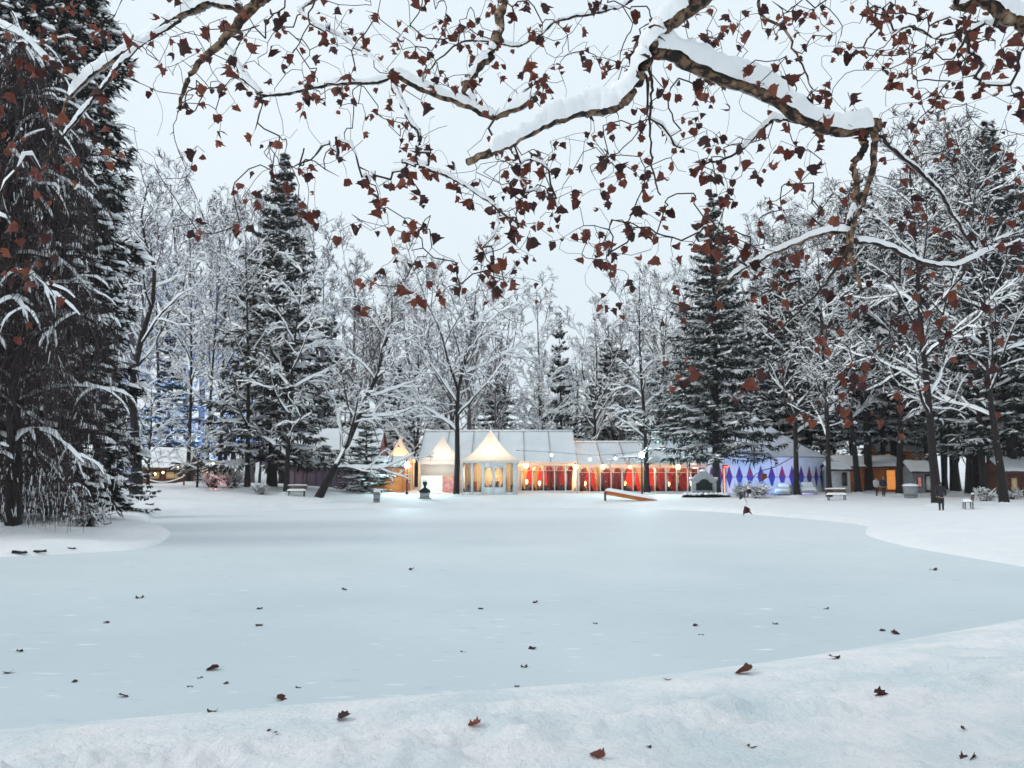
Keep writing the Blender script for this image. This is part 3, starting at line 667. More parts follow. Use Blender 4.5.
def monument():
    D = 84; x, y, z = at(703.5, D); t = thing('stone_monument', 'pale stone monument with arched dark plaque beneath the big spruce', 'monument', (x, y, z - .03))
    MB().box(-1.7, 1.7, -.7, .5, 0, .35).build('base', M['stone'], t)
    m = MB(); out = [(-1.15, .35), (1.15, .35), (1.15, 1.55), (1.3, 1.6), (1.3, 1.75), (.95, 1.8), (.8, 2.05), (.45, 2.25), (.25, 2.45), (-.25, 2.45), (-.45, 2.25), (-.8, 2.05), (-.95, 1.8), (-1.3, 1.75), (-1.3, 1.6), (-1.15, 1.55)]
    n = len(out); m.v = [(a, -.25, b) for a, b in out] + [(a, .25, b) for a, b in out]
    me = bpy.data.meshes.new('stele'); me.from_pydata(m.v, [], [tuple(range(n)), tuple(range(2 * n - 1, n - 1, -1))] + [(i, i + n, (i + 1) % n + n, (i + 1) % n) for i in range(n)]); me.materials.append(M['stone']); me.update(); link('stele', me, t)
    pl = [(-.82, .6), (.82, .6), (.82, 1.35), (.55, 1.42), (.4, 1.62), (.15, 1.74), (-.15, 1.74), (-.4, 1.62), (-.55, 1.42), (-.82, 1.35)]; n = len(pl)
    me = bpy.data.meshes.new('plaque'); me.from_pydata([(a, -.29, b) for a, b in pl] + [(a, -.24, b) for a, b in pl], [], [tuple(range(n))] + [(i, i + n, (i + 1) % n + n, (i + 1) % n) for i in range(n)]); me.materials.append(M['bronze']); me.update(); link('plaque', me, t)
    f = MB(); 
    for i in range(n):
        a, b = pl[i], pl[(i + 1) % n]; f.bar((a[0], -.29, a[1]), (b[0], -.29, b[1]), .08, .08)
    f.build('plaque_frame', M['stone'], t)
    for q in ((-1.3, -.95, 1.76), (.95, 1.3, 1.76)): MB().box(q[0], q[1], -.27, .27, q[2], q[2] + .12).build('snow_cap', M['snow'], t)
    MB().lathe([(.34, 2.44), (.30, 2.56), (0, 2.66)], 10, (0, 0, 0), 1, .9).build('snow_cap', M['snow'], t, True)
    rg = random.Random(4)
    for i in range(9):
        cx = -1.9 + i * .47
        shrub_at(t, (cx, -1.1 + rg.uniform(-.1, .1), 0), .38, 40 + i)
def shrub_at(t, c, r, seed, n=220):
    rg = np.random.default_rng(seed); d = _norm(rg.normal(size=(n, 3))); d[:, 2] = np.abs(d[:, 2]); B = np.array(c) + d * r * rg.uniform(.2, .75, (n, 1))
    dr = _norm(d + rg.normal(0, .5, (n, 3))); w = _norm(np.cross(dr, rg.normal(size=(n, 3)))) * .05 * max(r, .3) / .4
    v, f = blades(B, dr, w, np.full(n, r * .55)); o = link('foliage', np_mesh('foliage', v, f, False, [M['needle_dark']]), t)
    m = MB(); 
    for i in range(5):
        a = rg.uniform(0, 6.28); q = rg.uniform(0, .6) * r; m.lathe([(r * .5, -.05), (r * .42, .08), (0, .15)], 8, (c[0] + q * math.cos(a), c[1] + q * math.sin(a), c[2] + r * (.95 - .4 * q / r)))
    m.build('snow_cap', M['tree_snow'], o, True)
monument()

def bench(px, D, label, rz=0):
    x, y, z = at(px, D); t = thing('park_bench', label, 'bench', (x, y, z - .02), rz, 'park benches around the pond')
    for i in range(4): MB().box(-.85, .85, -.22 + i * .125, -.12 + i * .125, .44, .47).build('seat_slat', M['wood_brown'], t)
    for i in range(3): MB().bar((-.85, .29 + i * .03, .62 + i * .13), (.85, .29 + i * .03, .62 + i * .13), .03, .1).build('back_slat', M['wood_brown'], t)
    for s in (-.65, .65):
        MB().bar((s, -.2, 0), (s, -.17, .44), .06, .06).build('leg', M['dark'], t); MB().bar((s, .25, 0), (s, .25, .44), .06, .06).build('leg', M['dark'], t)
        MB().bar((s, .25, .42), (s, .37, .95), .05, .05).build('back_post', M['dark'], t)
    rg = random.Random(px)
    MB().grid(lambda u, v: (-.84 + 1.68 * u, -.23 + .48 * v, .475 + .17 * (min(u, 1 - u, v * .5 + .0, (1 - v) * .5, .12) / .12) ** .5 + rg.uniform(-.01, .01)), 16, 8).build('seat_snow', M['snow'], t, True)
    MB().tube([(-.84, .35, .97), (0, .355, .99), (.84, .35, .97)], [.05, .07, .05], 6).build('back_snow', M['snow'], t, True)
bench(297, 78, 'snow-covered bench left of the leaning trunk', .05)
bench(836, 74, 'snow-covered bench below the harlequin tent', -.1)
bench(966, 57, 'bench seen from its end beside the lone walker', -1.95)
def bin_(px, D, label, r, h, mt):
    x, y, z = at(px, D); t = thing('litter_bin', label, 'bin', (x, y, z - .02))
    MB().lathe([(0, 0), (r * .9, 0), (r, h), (r * .92, h)], 14).build('body', M[mt], t, True)
    for q in (.25, .75): MB().lathe([(r * .9 + .03, q * h), (r * .92 + .03, q * h + .05)], 14).build('hoop', M['dark'], t, True)
    MB().lathe([(r * 1.08, h), (r * 1.05, h + .12), (r * .7, h + .2), (0, h + .23)], 14).build('snow_cap', M['snow'], t, True)
bin_(377, 78, 'grey litter bin with snow cap before the orange kiosk', .30, .9, 'grey')
bin_(910, 78, 'wide grey bin with snow cap right of the two strollers', .6, 1.05, 'grey')
bin_(901, 86, 'slim grey bin behind the wide snow-capped one', .28, .95, 'grey')

def ramp():
    D = 80; x, y, z = at(632, D); t = thing('wooden_ramp', 'snow-topped wooden ramp on the far bank left of the street lamp', 'ramp', (x, y, z - .05))
    L = 2.4; a, b = (-L, 0, .95), (L * .9, -.4, .12)
    for i in range(5):
        o = .18 * i; MB().bar((a[0], a[1] + o, a[2]), (b[0], b[1] + o, b[2]), .165, .05).build('plank', M['wood'], t)
    for s in (0, .72): MB().bar((a[0], a[1] + s, a[2] - .19), (b[0], b[1] + s, b[2] - .13), .06, .30).build('beam', M['wood'], t)
    for s in (0.0, .72):
        MB().box(-L - .05, -L + .07, s - .05, s + .05, 0, .84).build('post', M['wood_brown'], t)
    MB().grid(lambda u, v: (a[0] + (b[0] - a[0]) * u, a[1] + (b[1] - a[1]) * u - .08 + .88 * v, a[2] + (b[2] - a[2]) * u + .03 + .30 * (min(u, 1 - u, v, 1 - v, .1) / .1) ** .5), 20, 8).build('snow_layer', M['snow'], t, True)
ramp()

def car(px, D, rz, label):
    x, y, z = at(px, D); t = thing('parked_car', label, 'car', (x, y, z - .22), rz, 'snowed-in cars by the harlequin tent', (.92, .92, .85))
    prof = [(-2.0, .35), (-2.05, .7), (-1.6, .85), (-1.0, .92), (-.45, 1.38), (.9, 1.42), (1.6, .98), (2.0, .9), (2.05, .4)]
    def body(u, v):
        i = u * (len(prof) - 1); k = min(int(i), len(prof) - 2); q = i - k; X = prof[k][0] + (prof[k + 1][0] - prof[k][0]) * q; Z = prof[k][1] + (prof[k + 1][1] - prof[k][1]) * q
        s = 2 * v - 1; w = .84 - .16 * max(0, (Z - .9)) / .5; return (X, s * w, Z - .05 * abs(s) ** 4)
    b = MB().grid(body, 32, 10)
    for s in (-1, 1):
        n = len(b.v); low = [(-2.0, s * .84, .3), (2.05, s * .84, .3)]
        for i in range(33):
            X, Y, Z = body(i / 32, 0 if s < 0 else 1); b.v += [(X, Y, Z), (X, s * .84, .3)]
        for i in range(32): b.f4.append((n + 2 * i, n + 2 * i + 1, n + 2 * i + 3, n + 2 * i + 2))
    b.build('body', M['carpaint'], t, True)
    MB().quad((-1.0, -.68, .96), (-1.0, .68, .96), (-.47, .6, 1.375), (-.47, -.6, 1.375)).build('windscreen', M['car_glass'], t)
    for s in (-1, 1):
        MB().quad((-.75, s * .80, .98), (.2, s * .80, .98), (.2, s * .70, 1.32), (-.45, s * .70, 1.32)).build('side_window', M['car_glass'], t)
        MB().quad((.28, s * .80, .98), (1.2, s * .80, .98), (.85, s * .70, 1.32), (.28, s * .70, 1.32)).build('side_window', M['car_glass'], t)
        for X in (-1.3, 1.3):
            w = MB(); w.v = []; 
            o = MB().lathe([(.0, -.1), (.30, -.1), (.32, -.05), (.32, .05), (.30, .1), (0, .1)], 16).build('wheel', M['rubber'], t, True, loc=(X, s * .78, .32), rot=(math.pi / 2, 0, 0))
            MB().lathe([(0, .115), (.18, .115), (.2, .1)], 12).lathe([(.2, -.1), (.18, -.115), (0, -.115)], 12).build('rim', M['grey'], o, True)
        MB().lathe([(0, -.04), (.1, -.03), (.1, .03), (0, .04)], 10, (-2.03, s * .6, .66), .5, 1).build('headlight', M['white'], t, True)
    def sn(u, v):
        X, Y, Z = body(u * .9 + .05, v * .9 + .05); steep = 1 if X < -1.0 or X > -.5 else .12
        return (X, Y, Z + .02 + steep * .2 * (min(u, 1 - u, v, 1 - v, .12) / .12) ** .5)
    MB().grid(sn, 40, 14).build('snow_layer', M['snow'], t, True)
car(784, 88, 1.15, 'small car under a thick layer of snow, nearer the big spruce')
car(807, 88.5, 1.35, 'small car under a thick layer of snow beside the dark trunk')

# ------------------------------------------------------------------ people
def skin_part(name, pts, edges, mt, parent):
    me = bpy.data.meshes.new(name); me.from_pydata([p[:3] for p in pts], edges, []); o = bpy.data.objects.new(name, me); COL.objects.link(o)
    o.modifiers.new('skin', 'SKIN'); 
    if not me.skin_vertices: 
        bpy.context.view_layer.objects.active = o
    sv = me.skin_vertices[0].data
    for i, p in enumerate(pts):
        r = p[3]; sv[i].radius = (r, r) if not isinstance(r, tuple) else r; sv[i].use_root = (i == 0)
    s = o.modifiers.new('sub', 'SUBSURF'); s.levels = s.render_levels = 2
    dg = bpy.context.evaluated_depsgraph_get(); nm = bpy.data.meshes.new_from_object(o.evaluated_get(dg)); nm.name = name
    nm.materials.clear(); nm.materials.append(mt)
    for p in nm.polygons: p.use_smooth = True
    bpy.data.objects.remove(o); return link(name, nm, parent)
def person(px, D, label, rz, coat, H=1.74, stride=.22, hood=False):
    x, y, z = at(px, D); t = thing('person', label, 'person', (x, y, z - .03), rz, None, H / 1.75)
    L = lambda s: [(s * .09, stride * s, .04, .05), (s * .09, stride * s * .95 - .02, .10, .05), (s * .095, stride * s * .5 - .04, .48, .062), (s * .09, 0, .88, .085)]
    # body facing -Y, one continuous figure: pelvis, spine, neck, head, arms with hands, legs with feet
    P = [(0, 0, .95, (.15, .11)), (0, 0, 1.15, (.145, .105)), (0, .01, 1.36, (.17, .11)), (0, 0, 1.47, .06), (0, -.01, 1.53, .055), (0, -.02, 1.62, (.078, .095)), (0, -.01, 1.70, (.07, .085))]
    E = [(i, i + 1) for i in range(6)]
    for s in (-1, 1):
        n = len(P); P += [(s * .20, .01, 1.40, .06), (s * .25, .04 * s, 1.14, .05), (s * .24, -.10 - .08 * s, .92, .04), (s * .235, -.13 - .08 * s, .83, .04)]; E += [(2, n), (n, n + 1), (n + 1, n + 2), (n + 2, n + 3)]
        n = len(P); P += [(s * .09, 0, .86, .085), (s * .095, stride * s * .45 - .05, .48, .06), (s * .09, stride * s, .10, .045), (s * .095, stride * s - .14, .045, .04)]; E += [(0, n), (n, n + 1), (n + 1, n + 2), (n + 2, n + 3)]
    body = skin_part('body', P, E, M['skin'], t)
    C = [(0, 0, .80, (.20, .15)), (0, 0, .98, (.18, .14)), (0, 0, 1.16, (.175, .13)), (0, .01, 1.37, (.235, .165)), (0, .01, 1.47, .15), (0, .01, 1.545, .10)]; E_ = 1; E = [(0, 1), (1, 2), (2, 3), (3, 4), (4, 5)]
    for s in (-1, 1):
        n = len(C); C += [(s * .22, .01, 1.40, .10), (s * .26, .04 * s, 1.14, .08), (s * .245, -.11 - .08 * s, .90, .068)]; E += [(3, n), (n, n + 1), (n + 1, n + 2)]
    skin_part('coat', C, E, coat, body)
    for s in (-1, 1):
        skin_part('trouser_leg', [(s * .09, 0, .86, .10), (s * .095, stride * s * .45 - .05, .48, .075), (s * .09, stride * s, .13, .062)], [(0, 1), (1, 2)], M['trousers'], body)
        skin_part('boot', [(s * .09, stride * s + .01, .20, .06), (s * .09, stride * s + .02, .06, .055), (s * .095, stride * s - .15, .05, .048)], [(0, 1), (1, 2)], M['boots'], body)
    skin_part('hair', [(0, .03, 1.58, .075), (0, .02, 1.67, (.088, .09)), (0, 0, 1.735, (.07, .07))], [(0, 1), (1, 2)], M['hair'] if not hood else coat, body)
    MB().lathe([(0, -.03), (.018, -.01), (.008, .03)], 6, (0, -.115, 1.615)).build('nose', M['skin'], body, True)
    for s in (-1, 1): MB().lathe([(0, -.012), (.012, 0), (0, .012)], 6, (s * .032, -.103, 1.645)).build('eye', M['hair'], body, True)
    return t
person(940, 55, 'lone walker in dark winter coat on the right-hand bank', 2.7, M['jacket_dark'], 1.76, .16, True)
person(876, 81, 'stroller in pale jacket and dark trousers', .3, M['jacket_pale'], 1.70, .14)
person(883, 80, 'stroller in dark coat beside one in a pale jacket', -.2, M['jacket_dark'], 1.80, .12, True)
# ------------------------------------------------------------------ trees
def rotvec(d, axis, ang):
    axis = axis / (np.linalg.norm(axis) + 1e-12); c, s = math.cos(ang), math.sin(ang)
    return d * c + np.cross(axis, d) * s + axis * np.dot(axis, d) * (1 - c)
def wander(p, d, L, n, bend, grav, rng):
    P = np.empty((n, 3)); P[0] = p; st = L / (n - 1); J = rng.normal(0, bend, (n, 3)); J[:, 2] += grav
    for i in range(1, n):
        d = d + J[i]; d = d / math.sqrt(d[0] ** 2 + d[1] ** 2 + d[2] ** 2); P[i] = P[i - 1] + d * st
    return P
def split_dir(d, ang, az, rng):
    ref = np.array([0, 0, 1.]) if abs(d[2]) < .9 else np.array([1., 0, 0])
    a = np.cross(d, ref); a = rotvec(a, d, az); return rotvec(d, a, ang)
def decid(seed, H=20, clear=.28, spread=.33, limbs=15, up=.05, droop=-.03, leaders=1, trunk=None, r0=None, bend=.10, n2=8, n3=6, n4=3, twr=.016, cone=.75, snow=1.0, tsnow=.6):
    rng = np.random.default_rng(seed); lv = {0: [], 1: [], 2: [], 3: [], 4: []}; r0 = r0 or H * .0125
    stems = []
    if trunk is not None: P = np.array(trunk, float)
    else: P = wander(np.array([0, 0, -.6]), np.array([0, 0, 1.]), H * (1 if leaders == 1 else .45), 12, .022, .05, rng)
    n = len(P); R = r0 * (1 - .9 * np.linspace(0, 1, n) ** .9) if leaders == 1 else r0 * (1 - .4 * np.linspace(0, 1, n))
    R[0] *= 1.5; R[1] *= 1.1
    lv[0].append((P, R)); stems.append((P, R, clear))
    if leaders > 1:
        for q in range(leaders):
            d = split_dir(_norm(P[-1] - P[-2]), rng.uniform(.25, .5), q * 6.28 / leaders + rng.uniform(0, 1), rng)
            Q = wander(P[-1], d, H * rng.uniform(.45, .6), 11, .09, .07, rng); S = R[-1] * .75 * (1 - .9 * np.linspace(0, 1, 11)); lv[0].append((Q, S)); stems.append((Q, S, .0))
    def along(P, R, t):
        i = t * (len(P) - 1); k = min(int(i), len(P) - 2); f = i - k
        return P[k] * (1 - f) + P[k + 1] * f, _norm(P[k + 1] - P[k]), R[k] * (1 - f) + R[k + 1] * f
    az = rng.uniform(0, 6)
    L1 = []
    for si, (P, R, cl) in enumerate(stems):
        cnt = limbs if (leaders == 1) else (limbs // (leaders + 1) + 1)
        tot = H
        for k in range(cnt):
            t = cl + (.98 - cl) * (k + rng.uniform(0, 1)) / cnt
            if leaders > 1 and si == 0: t = .55 + .43 * t
            p, d, r = along(P, R, min(t, .985)); az += 2.4 + rng.uniform(-.5, .5)
            hrel = max(0, min(1, p[2] / H)); ln = spread * H * (1.15 - cone * hrel) * rng.uniform(.65, 1.15)
            dd = split_dir(d, rng.uniform(.75, 1.25) - .35 * hrel, az, rng)
            Q = wander(p, dd, ln, 9, bend * 1.15, up, rng); S = max(r * .55, .02) * (1 - .82 * np.linspace(0, 1, 9)); lv[1].append((Q, S))
    for li, (cnt, frac, npt, bd, gr) in enumerate(((n2, .48, 7, bend * 1.2, droop * .5 + .02), (n3, .5, 5, bend * 1.5, droop), (n4, .6, 4, bend * 1.8, droop * 1.5))):
        for P, R in lv[li + 1]:
            ln0 = np.linalg.norm(P[-1] - P[0])
            for k in range(cnt):
                t = .18 + .8 * (k + rng.uniform(0, 1)) / cnt; p, d, r = along(P, R, t)
                dd = split_dir(d, rng.uniform(.5, 1.05), rng.uniform(0, 6.28), rng); ln = ln0 * frac * (1.1 - .6 * t) * rng.uniform(.6, 1.25)
                Q = wander(p, dd, max(ln, .35), npt, bd, gr, rng); S = np.maximum(r * .6 * (1 - .75 * np.linspace(0, 1, npt)), twr * (.9 if li < 2 else .7)); lv[li + 2].append((Q, S))
    tr = tubes(lv[0], 9)
    br = join(tubes(lv[1], 6), tubes(lv[2], 4), tubes(lv[3] + lv[4], 3))
    s = snow
    sn = join(snow_arch(lv[0], 5, .62, .01, .03, 1, rng, .3, .2), snow_arch(lv[1], 5, 1.0, .02 * s, .12 * s, .7, rng, .35, .12), snow_arch(lv[2], 4, 1.0, .016 * s, .085 * s, .6, rng, .4, .2), snow_arch([q for q in lv[3] + lv[4] if rng.random() < tsnow], 3, 1.0, .010 * s, .055 * s, .5, rng, .45, .25))
    return dict(trunk=tr, crown=br, snow=sn)

def spruce(seed, H=26, R=4.2, n=300, clear=.06, sprays=26, droop=.30, snow=.6, bl=.55, bw=.10, power=.85, hang=.5):
    rng = np.random.default_rng(seed)
    tp = wander(np.array([0, 0, -.2]), np.array([0, 0, 1.]), H, 14, .012, .05, rng); tp[:, :2] *= .5
    rt = H * .014 * (1 - .93 * np.linspace(0, 1, 14)); rt[0] *= 1.3
    ax, B, Dr, W, L, SB, SD, SW, SL = [], [], [], [], [], [], [], [], []
    az = 0; pads = []
    for k in range(n):
        u = (k + rng.uniform(0, 1)) / n; t = clear + (1 - clear) * (1 - (1 - u) ** 1.0); z = t * H * .985
        ln = max(R * (1 - t) ** power * rng.uniform(.45, 1.18), .25); az += 2.39996 + rng.uniform(-.3, .3); z = z if rng.random() < .25 else min(H * .985, (math.floor(z / 1.05) + .5) * 1.05 + rng.normal(0, .10))
        x0, y0 = np.interp(z, tp[:, 2], tp[:, 0]), np.interp(z, tp[:, 2], tp[:, 1])
        o = np.array([math.cos(az), math.sin(az), 0]); m = 7; q = np.linspace(0, 1, m)
        rise = .25 * (t ** 2)
        P = np.array([x0, y0, z]) + o * (ln * q)[:, None]; P[:, 2] += ln * (rise * q - droop * (1 - t * .6) * q ** 1.3 + .16 * q ** 3) + rng.normal(0, .03 * ln, m) * q
        ax.append((P, .035 * (ln / 3 + .3) * (1 - .8 * q)))
        side = np.array([-o[1], o[0], 0]); ns = max(5, int(sprays * (.35 + .65 * ln / R)))
        qs = np.sqrt(rng.uniform(.03, 1, ns)); pos = np.stack([np.interp(qs, q, P[:, i]) for i in range(3)], 1)
        sg = rng.choice([-1, 1], ns)[:, None]; l = bl * (.55 + .6 * (1 - qs)) * rng.uniform(.7, 1.3, ns) * min(1.25, .45 + ln / R)
        d = _norm(o * rng.uniform(.35, .9, (ns, 1)) + side * sg * rng.uniform(.3, 1, (ns, 1)) + np.array([0, 0, 1]) * rng.uniform(-.75, .05, (ns, 1)) * (hang / .5))
        w = _norm(np.cross(d, np.array([0, 0, 1.]) + rng.normal(0, .45, (ns, 3)))) * (bw * rng.uniform(.7, 1.4, (ns, 1)))
        B.append(pos); Dr.append(d); W.append(w); L.append(l)
        hn = rng.random(ns) < hang                              # hanging twigs
        d2 = _norm(np.stack([rng.normal(0, .3, ns), rng.normal(0, .3, ns), np.full(ns, -1.)], 1))[hn]
        B.append(pos[hn]); Dr.append(d2); W.append(_norm(np.cross(d2, rng.normal(size=d2.shape))) * bw * .8); L.append(l[hn] * .8)
        sn = rng.random(ns) < snow
        up = np.array([0, 0, .05 + bw * .35]); SB.append(pos[sn] + up); SD.append(d[sn]); SW.append(w[sn] * 1.0); SL.append(l[sn] * .88)
        if rng.random() < .85:
            s0, s1 = rng.uniform(.05, .45), rng.uniform(.6, 1.0)
            if s1 - s0 > .2:
                qq = np.linspace(s0, s1, 5); PP = np.stack([np.interp(qq, q, P[:, i]) for i in range(3)], 1); pads.append((PP, np.array([.4, .9, 1, .8, .3]) * bw * rng.uniform(.8, 1.9)))
    f = blades(np.concatenate(B), np.concatenate(Dr), np.concatenate(W), np.concatenate(L))
    s1 = blades(np.concatenate(SB), np.concatenate(SD), np.concatenate(SW), np.concatenate(SL))
    s2 = snow_arch(pads, 4, 1.1, .02, .05, .5, rng, .3, .1)
    return dict(trunk=join(tubes([(tp, rt)], 8), tubes(ax, 3)), crown=f, snow=join(s1, s2))

def dense_conifer(seed, H=30, R=4.0, nclump=3000, nb=26):
    """broad dark evergreen: overlapping drooping foliage clumps with snow lying on them"""
    rng = np.random.default_rng(seed); B, Dr, W, L, pads = [], [], [], [], []
    for i in range(nclump):
        t = rng.uniform(.0, 1) ** 1.1; z = .5 + t * (H - .6); a = rng.uniform(0, 6.283)
        lob = 1 + .22 * vnoise(np.array([a * 2.2]), np.array([z * .55]), 3)[0] * 2 + .12 * math.sin(z * 2.1 + 3 * math.sin(a))
        rr = R * (1 - .9 * t ** 2.4) * lob * (1 - .75 * rng.random() ** 3.2); o = np.array([math.cos(a), math.sin(a), 0]); c = o * rr + np.array([0, 0, z])
        n = nb; d = _norm(o * rng.uniform(.2, 1.1, (n, 1)) + np.array([-o[1], o[0], 0]) * rng.normal(0, .6, (n, 1)) + np.array([0, 0, 1]) * rng.normal(-.35, .4, (n, 1)))
        b = c + rng.normal(0, .16, (n, 3)); B.append(b); Dr.append(d); W.append(_norm(np.cross(d, rng.normal(size=(n, 3)))) * rng.uniform(.035, .07, (n, 1))); L.append(rng.uniform(.28, .6, n))
        if rng.random() < .95:
            q = _norm(o + np.array([-o[1], o[0], 0]) * rng.normal(0, .9) + np.array([0, 0, -.25])); ln = rng.uniform(.3, .95)
            P = c + o * .12 + np.array([0, 0, .12]) + q * (np.linspace(0, ln, 5))[:, None]; P[:, 2] += rng.normal(0, .03, 5); pads.append((P, np.array([.5, 1, 1.1, .9, .4]) * rng.uniform(.035, .10)))
    tp = np.array([[0, 0, -.2], [0, 0, H * .5], [0, 0, H * .95]])
    return dict(trunk=tubes([(tp, np.array([.55, .3, .04]))], 9), crown=blades(np.concatenate(B), np.concatenate(Dr), np.concatenate(W), np.concatenate(L)), snow=snow_arch(pads, 5, 1.15, .02, .07, .5, rng, .3, .1))

def weeping(seed, H=22, R=3.7):
    rng = np.random.default_rng(seed); lv0, lv1, st = [], [], []
    tp = wander(np.array([0, 0, -.2]), np.array([.05, 0, 1.]), H * .9, 12, .05, .04, rng); rt = .32 * (1 - .85 * np.linspace(0, 1, 12)); lv0.append((tp, rt))
    az = 0; l2 = []
    for k in range(46):
        t = .12 + .86 * (k + rng.random()) / 46; i = t * 11; a = int(i); p = tp[a] + (tp[min(a + 1, 11)] - tp[a]) * (i - a); az += 2.4 + rng.uniform(-.4, .4)
        ln = R * (1.25 - .6 * t) * rng.uniform(.7, 1.15); d = _norm(np.array([math.cos(az), math.sin(az), .55 + .4 * t]))
        Q = wander(p, d, ln, 10, .14, -.17, rng); lv1.append((Q, max(.02, rt[a] * .4) * (1 - .8 * np.linspace(0, 1, 10))))
    for Q, S in lv1:
        for k in range(10):
            j = rng.integers(2, 9); d = _norm((Q[j + 1] - Q[j]) + rng.normal(0, .35, 3)); P = wander(Q[j], d, rng.uniform(.6, 1.8), 7, .12, -.22, rng); l2.append((P, np.maximum(S[j] * .5, .012) * (1 - .6 * np.linspace(0, 1, 7))))
    for Q, S in lv1 + l2 + l2:
        for k in range(9 if len(Q) == 10 else 5):
            i = rng.uniform(1, len(Q) - 1.01); a = int(i); p = Q[a] + (Q[a + 1] - Q[a]) * (i - a); ln = min(rng.uniform(1.2, 4.8), max(.3, p[2] - rng.uniform(-.02, 1.0)))
            P = wander(p, _norm(rng.normal(0, .35, 3) + np.array([0, 0, -.6])), ln, 8, .07, -.3, rng); P[:, 2] = np.maximum(P[:, 2], .02); st.append((P, np.linspace(.015, .008, 8)))
    sn = join(snow_arch(lv0 + lv1, 5, 1.0, .02, .07, .6, rng, .4, .1), snow_arch(l2, 4, 1.1, .035, .085, .6, rng, .4, .15))
    spk = [(P[i:i + 2], np.array([.016, .008])) for P, _ in st for i in range(7) if rng.random() < (.2 if P[i, 2] < 2.6 else .012)]
    return dict(trunk=tubes(lv0 + lv1, 7), crown=join(tubes(l2, 4), tubes(st, 3)), snow=join(sn, tubes(spk, 3)))

TREES = {}
def mound():
    m = MB(); rg = np.random.default_rng(3); K = 20
    for r, z in ((1.7, -.25), (1.3, -.03), (.9, .07), (.55, .15), (.25, .22)):
        for i in range(K): q = 1 + .18 * math.sin(i * .9 + r) + rg.normal(0, .03); m.v.append((r * q * math.cos(6.2832 * i / K), r * q * math.sin(6.2832 * i / K), z + rg.normal(0, .015)))
    for j in range(4):
        for i in range(K): m.f4.append((j * K + i, j * K + (i + 1) % K, (j + 1) * K + (i + 1) % K, (j + 1) * K + i))
    return np_mesh('snow_mound', np.array(m.v), np.array(m.f4), True, [M['ground']])
MOUND = mound()
def reg(key, d, mats):
    TREES[key] = [(nm, np_mesh(key + '_' + nm, d[nm][0], d[nm][1], True, [mt])) for nm, mt in zip(('trunk', 'crown', 'snow'), mats)]
BM = (M['bark_snowy'], M['bark'], M['tree_snow'])
PM = (M['bark_hazed'], M['bark_hazed'], M['tree_snow'])
for i in range(3): reg('spread%d' % i, decid(20 + i, 18, .18, .36, 14, .02, -.05, 1 + (i > 0) * 2, n2=7, n3=5, n4=1, snow=1.1, twr=.026, tsnow=.8), BM)
for i in range(3): reg('tall%d' % i, decid(30 + i, 22, .30, .24, 18, .06, -.02, 1, n2=6, n3=5, n4=1, cone=.6, r0=.2, twr=.024, tsnow=.75), BM)
for i in range(3): reg('mist%d' % i, decid(40 + i, 22, .25, .25, 14, .17, .10, 1 + i, n2=7, n3=5, n4=2, twr=.022, snow=.6, tsnow=.22), PM)
reg('dense', decid(50, 20, .22, .33, 18, .0, -.06, 1, n2=7, n3=6, n4=2, snow=.7, twr=.024, tsnow=.5), BM)
for i in range(2): reg('spruce%d' % i, spruce(60 + i, 28, 7.2, 430, (.08, .13)[i], 40, .26, (.9, .72)[i], 1.0, .105, .86, .35), (M['bark'], M['needle_brown' if i == 0 else 'needle'], M['tree_snow']))
reg('small_spruce', spruce(65, 14, 3.2, 230, .04, 24, .22, .55), (M['bark'], M['needle'], M['tree_snow']))
reg('pine', spruce(66, 24, 5.0, 240, .28, 36, .42, .6, .75, .13, .6, .7), (M['bark_snowy'], M['needle_dark'], M['tree_snow']))
for i in range(3): reg('wood%d' % i, decid(55 + i, 22, .24, .28, 20, .02, -.03, 1, n2=8, n3=6, n4=3, cone=.6, r0=.22, snow=.75, tsnow=.30, twr=.022), BM)
reg('larch', decid(70, 22, .12, .17, 34, -.05, -.08, 1, n2=6, n3=3, n4=1, cone=.85, twr=.022), BM)
def tree(key, name, label, px, D, y_top=None, H=None, rz=0, group=None, wide=1.0, base=None, lean=0):
    x, y, z = at(px, D) if base is None else base
    hs = max(np.max([v.co.z for v in TREES[key][0][1].vertices]), 1)
    if y_top is not None: H = ZZ(y_top, D) - z
    s = H / hs
    t = thing(name, label, 'tree', (x, y, z - .05), rz, group, (s * wide, s * wide, s)); t.rotation_euler = (0, lean, rz)
    for nm, me in TREES[key]: link(nm, me, t)
    if D < 100: link('snow_mound', MOUND, t, (0, 0, .06 / s), (0, 0, px), (1 / s / wide, 1 / s / wide, 1 / s))
    return t
# --- individual trees of the far bank (pixel column, depth, top row)
reg('leaning', decid(80, 17, .30, .40, 16, .03, -.05, 1, trunk=[(-.45, 0, -.8), (0, 0, 0), (.5, 0, 1.0), (1.3, 0, 2.5), (2.2, .1, 4.4), (3.0, .2, 6.4), (3.7, .2, 8.2), (4.6, .1, 10), (4.9, .3, 12), (5.6, .2, 14), (5.6, .5, 16.5)], r0=.40, n2=7, n3=5, n4=1, cone=.8, twr=.026, tsnow=.8), BM)
reg('curly', decid(84, 23, .30, .30, 13, .10, -.02, 1, trunk=[(0, 0, -.2), (-.1, 0, 3), (-.5, .1, 6), (-.6, 0, 9), (-.2, .3, 12), (.5, .2, 14.5), (.6, 0, 17), (-.2, 0, 19), (-.7, .3, 21), (-.2, .2, 24)], r0=.34, bend=.17, n2=6, n3=4, n4=1, twr=.024, tsnow=.7), BM)
tree('leaning', 'leaning_tree', 'dark tree leaning right from the far bank beside the bench', 318, 77, None, 18.0)
tree('curly', 'bare_tree', 'bare tree with one crooked dark trunk beside the huge dark evergreen', 137, 70, 176)
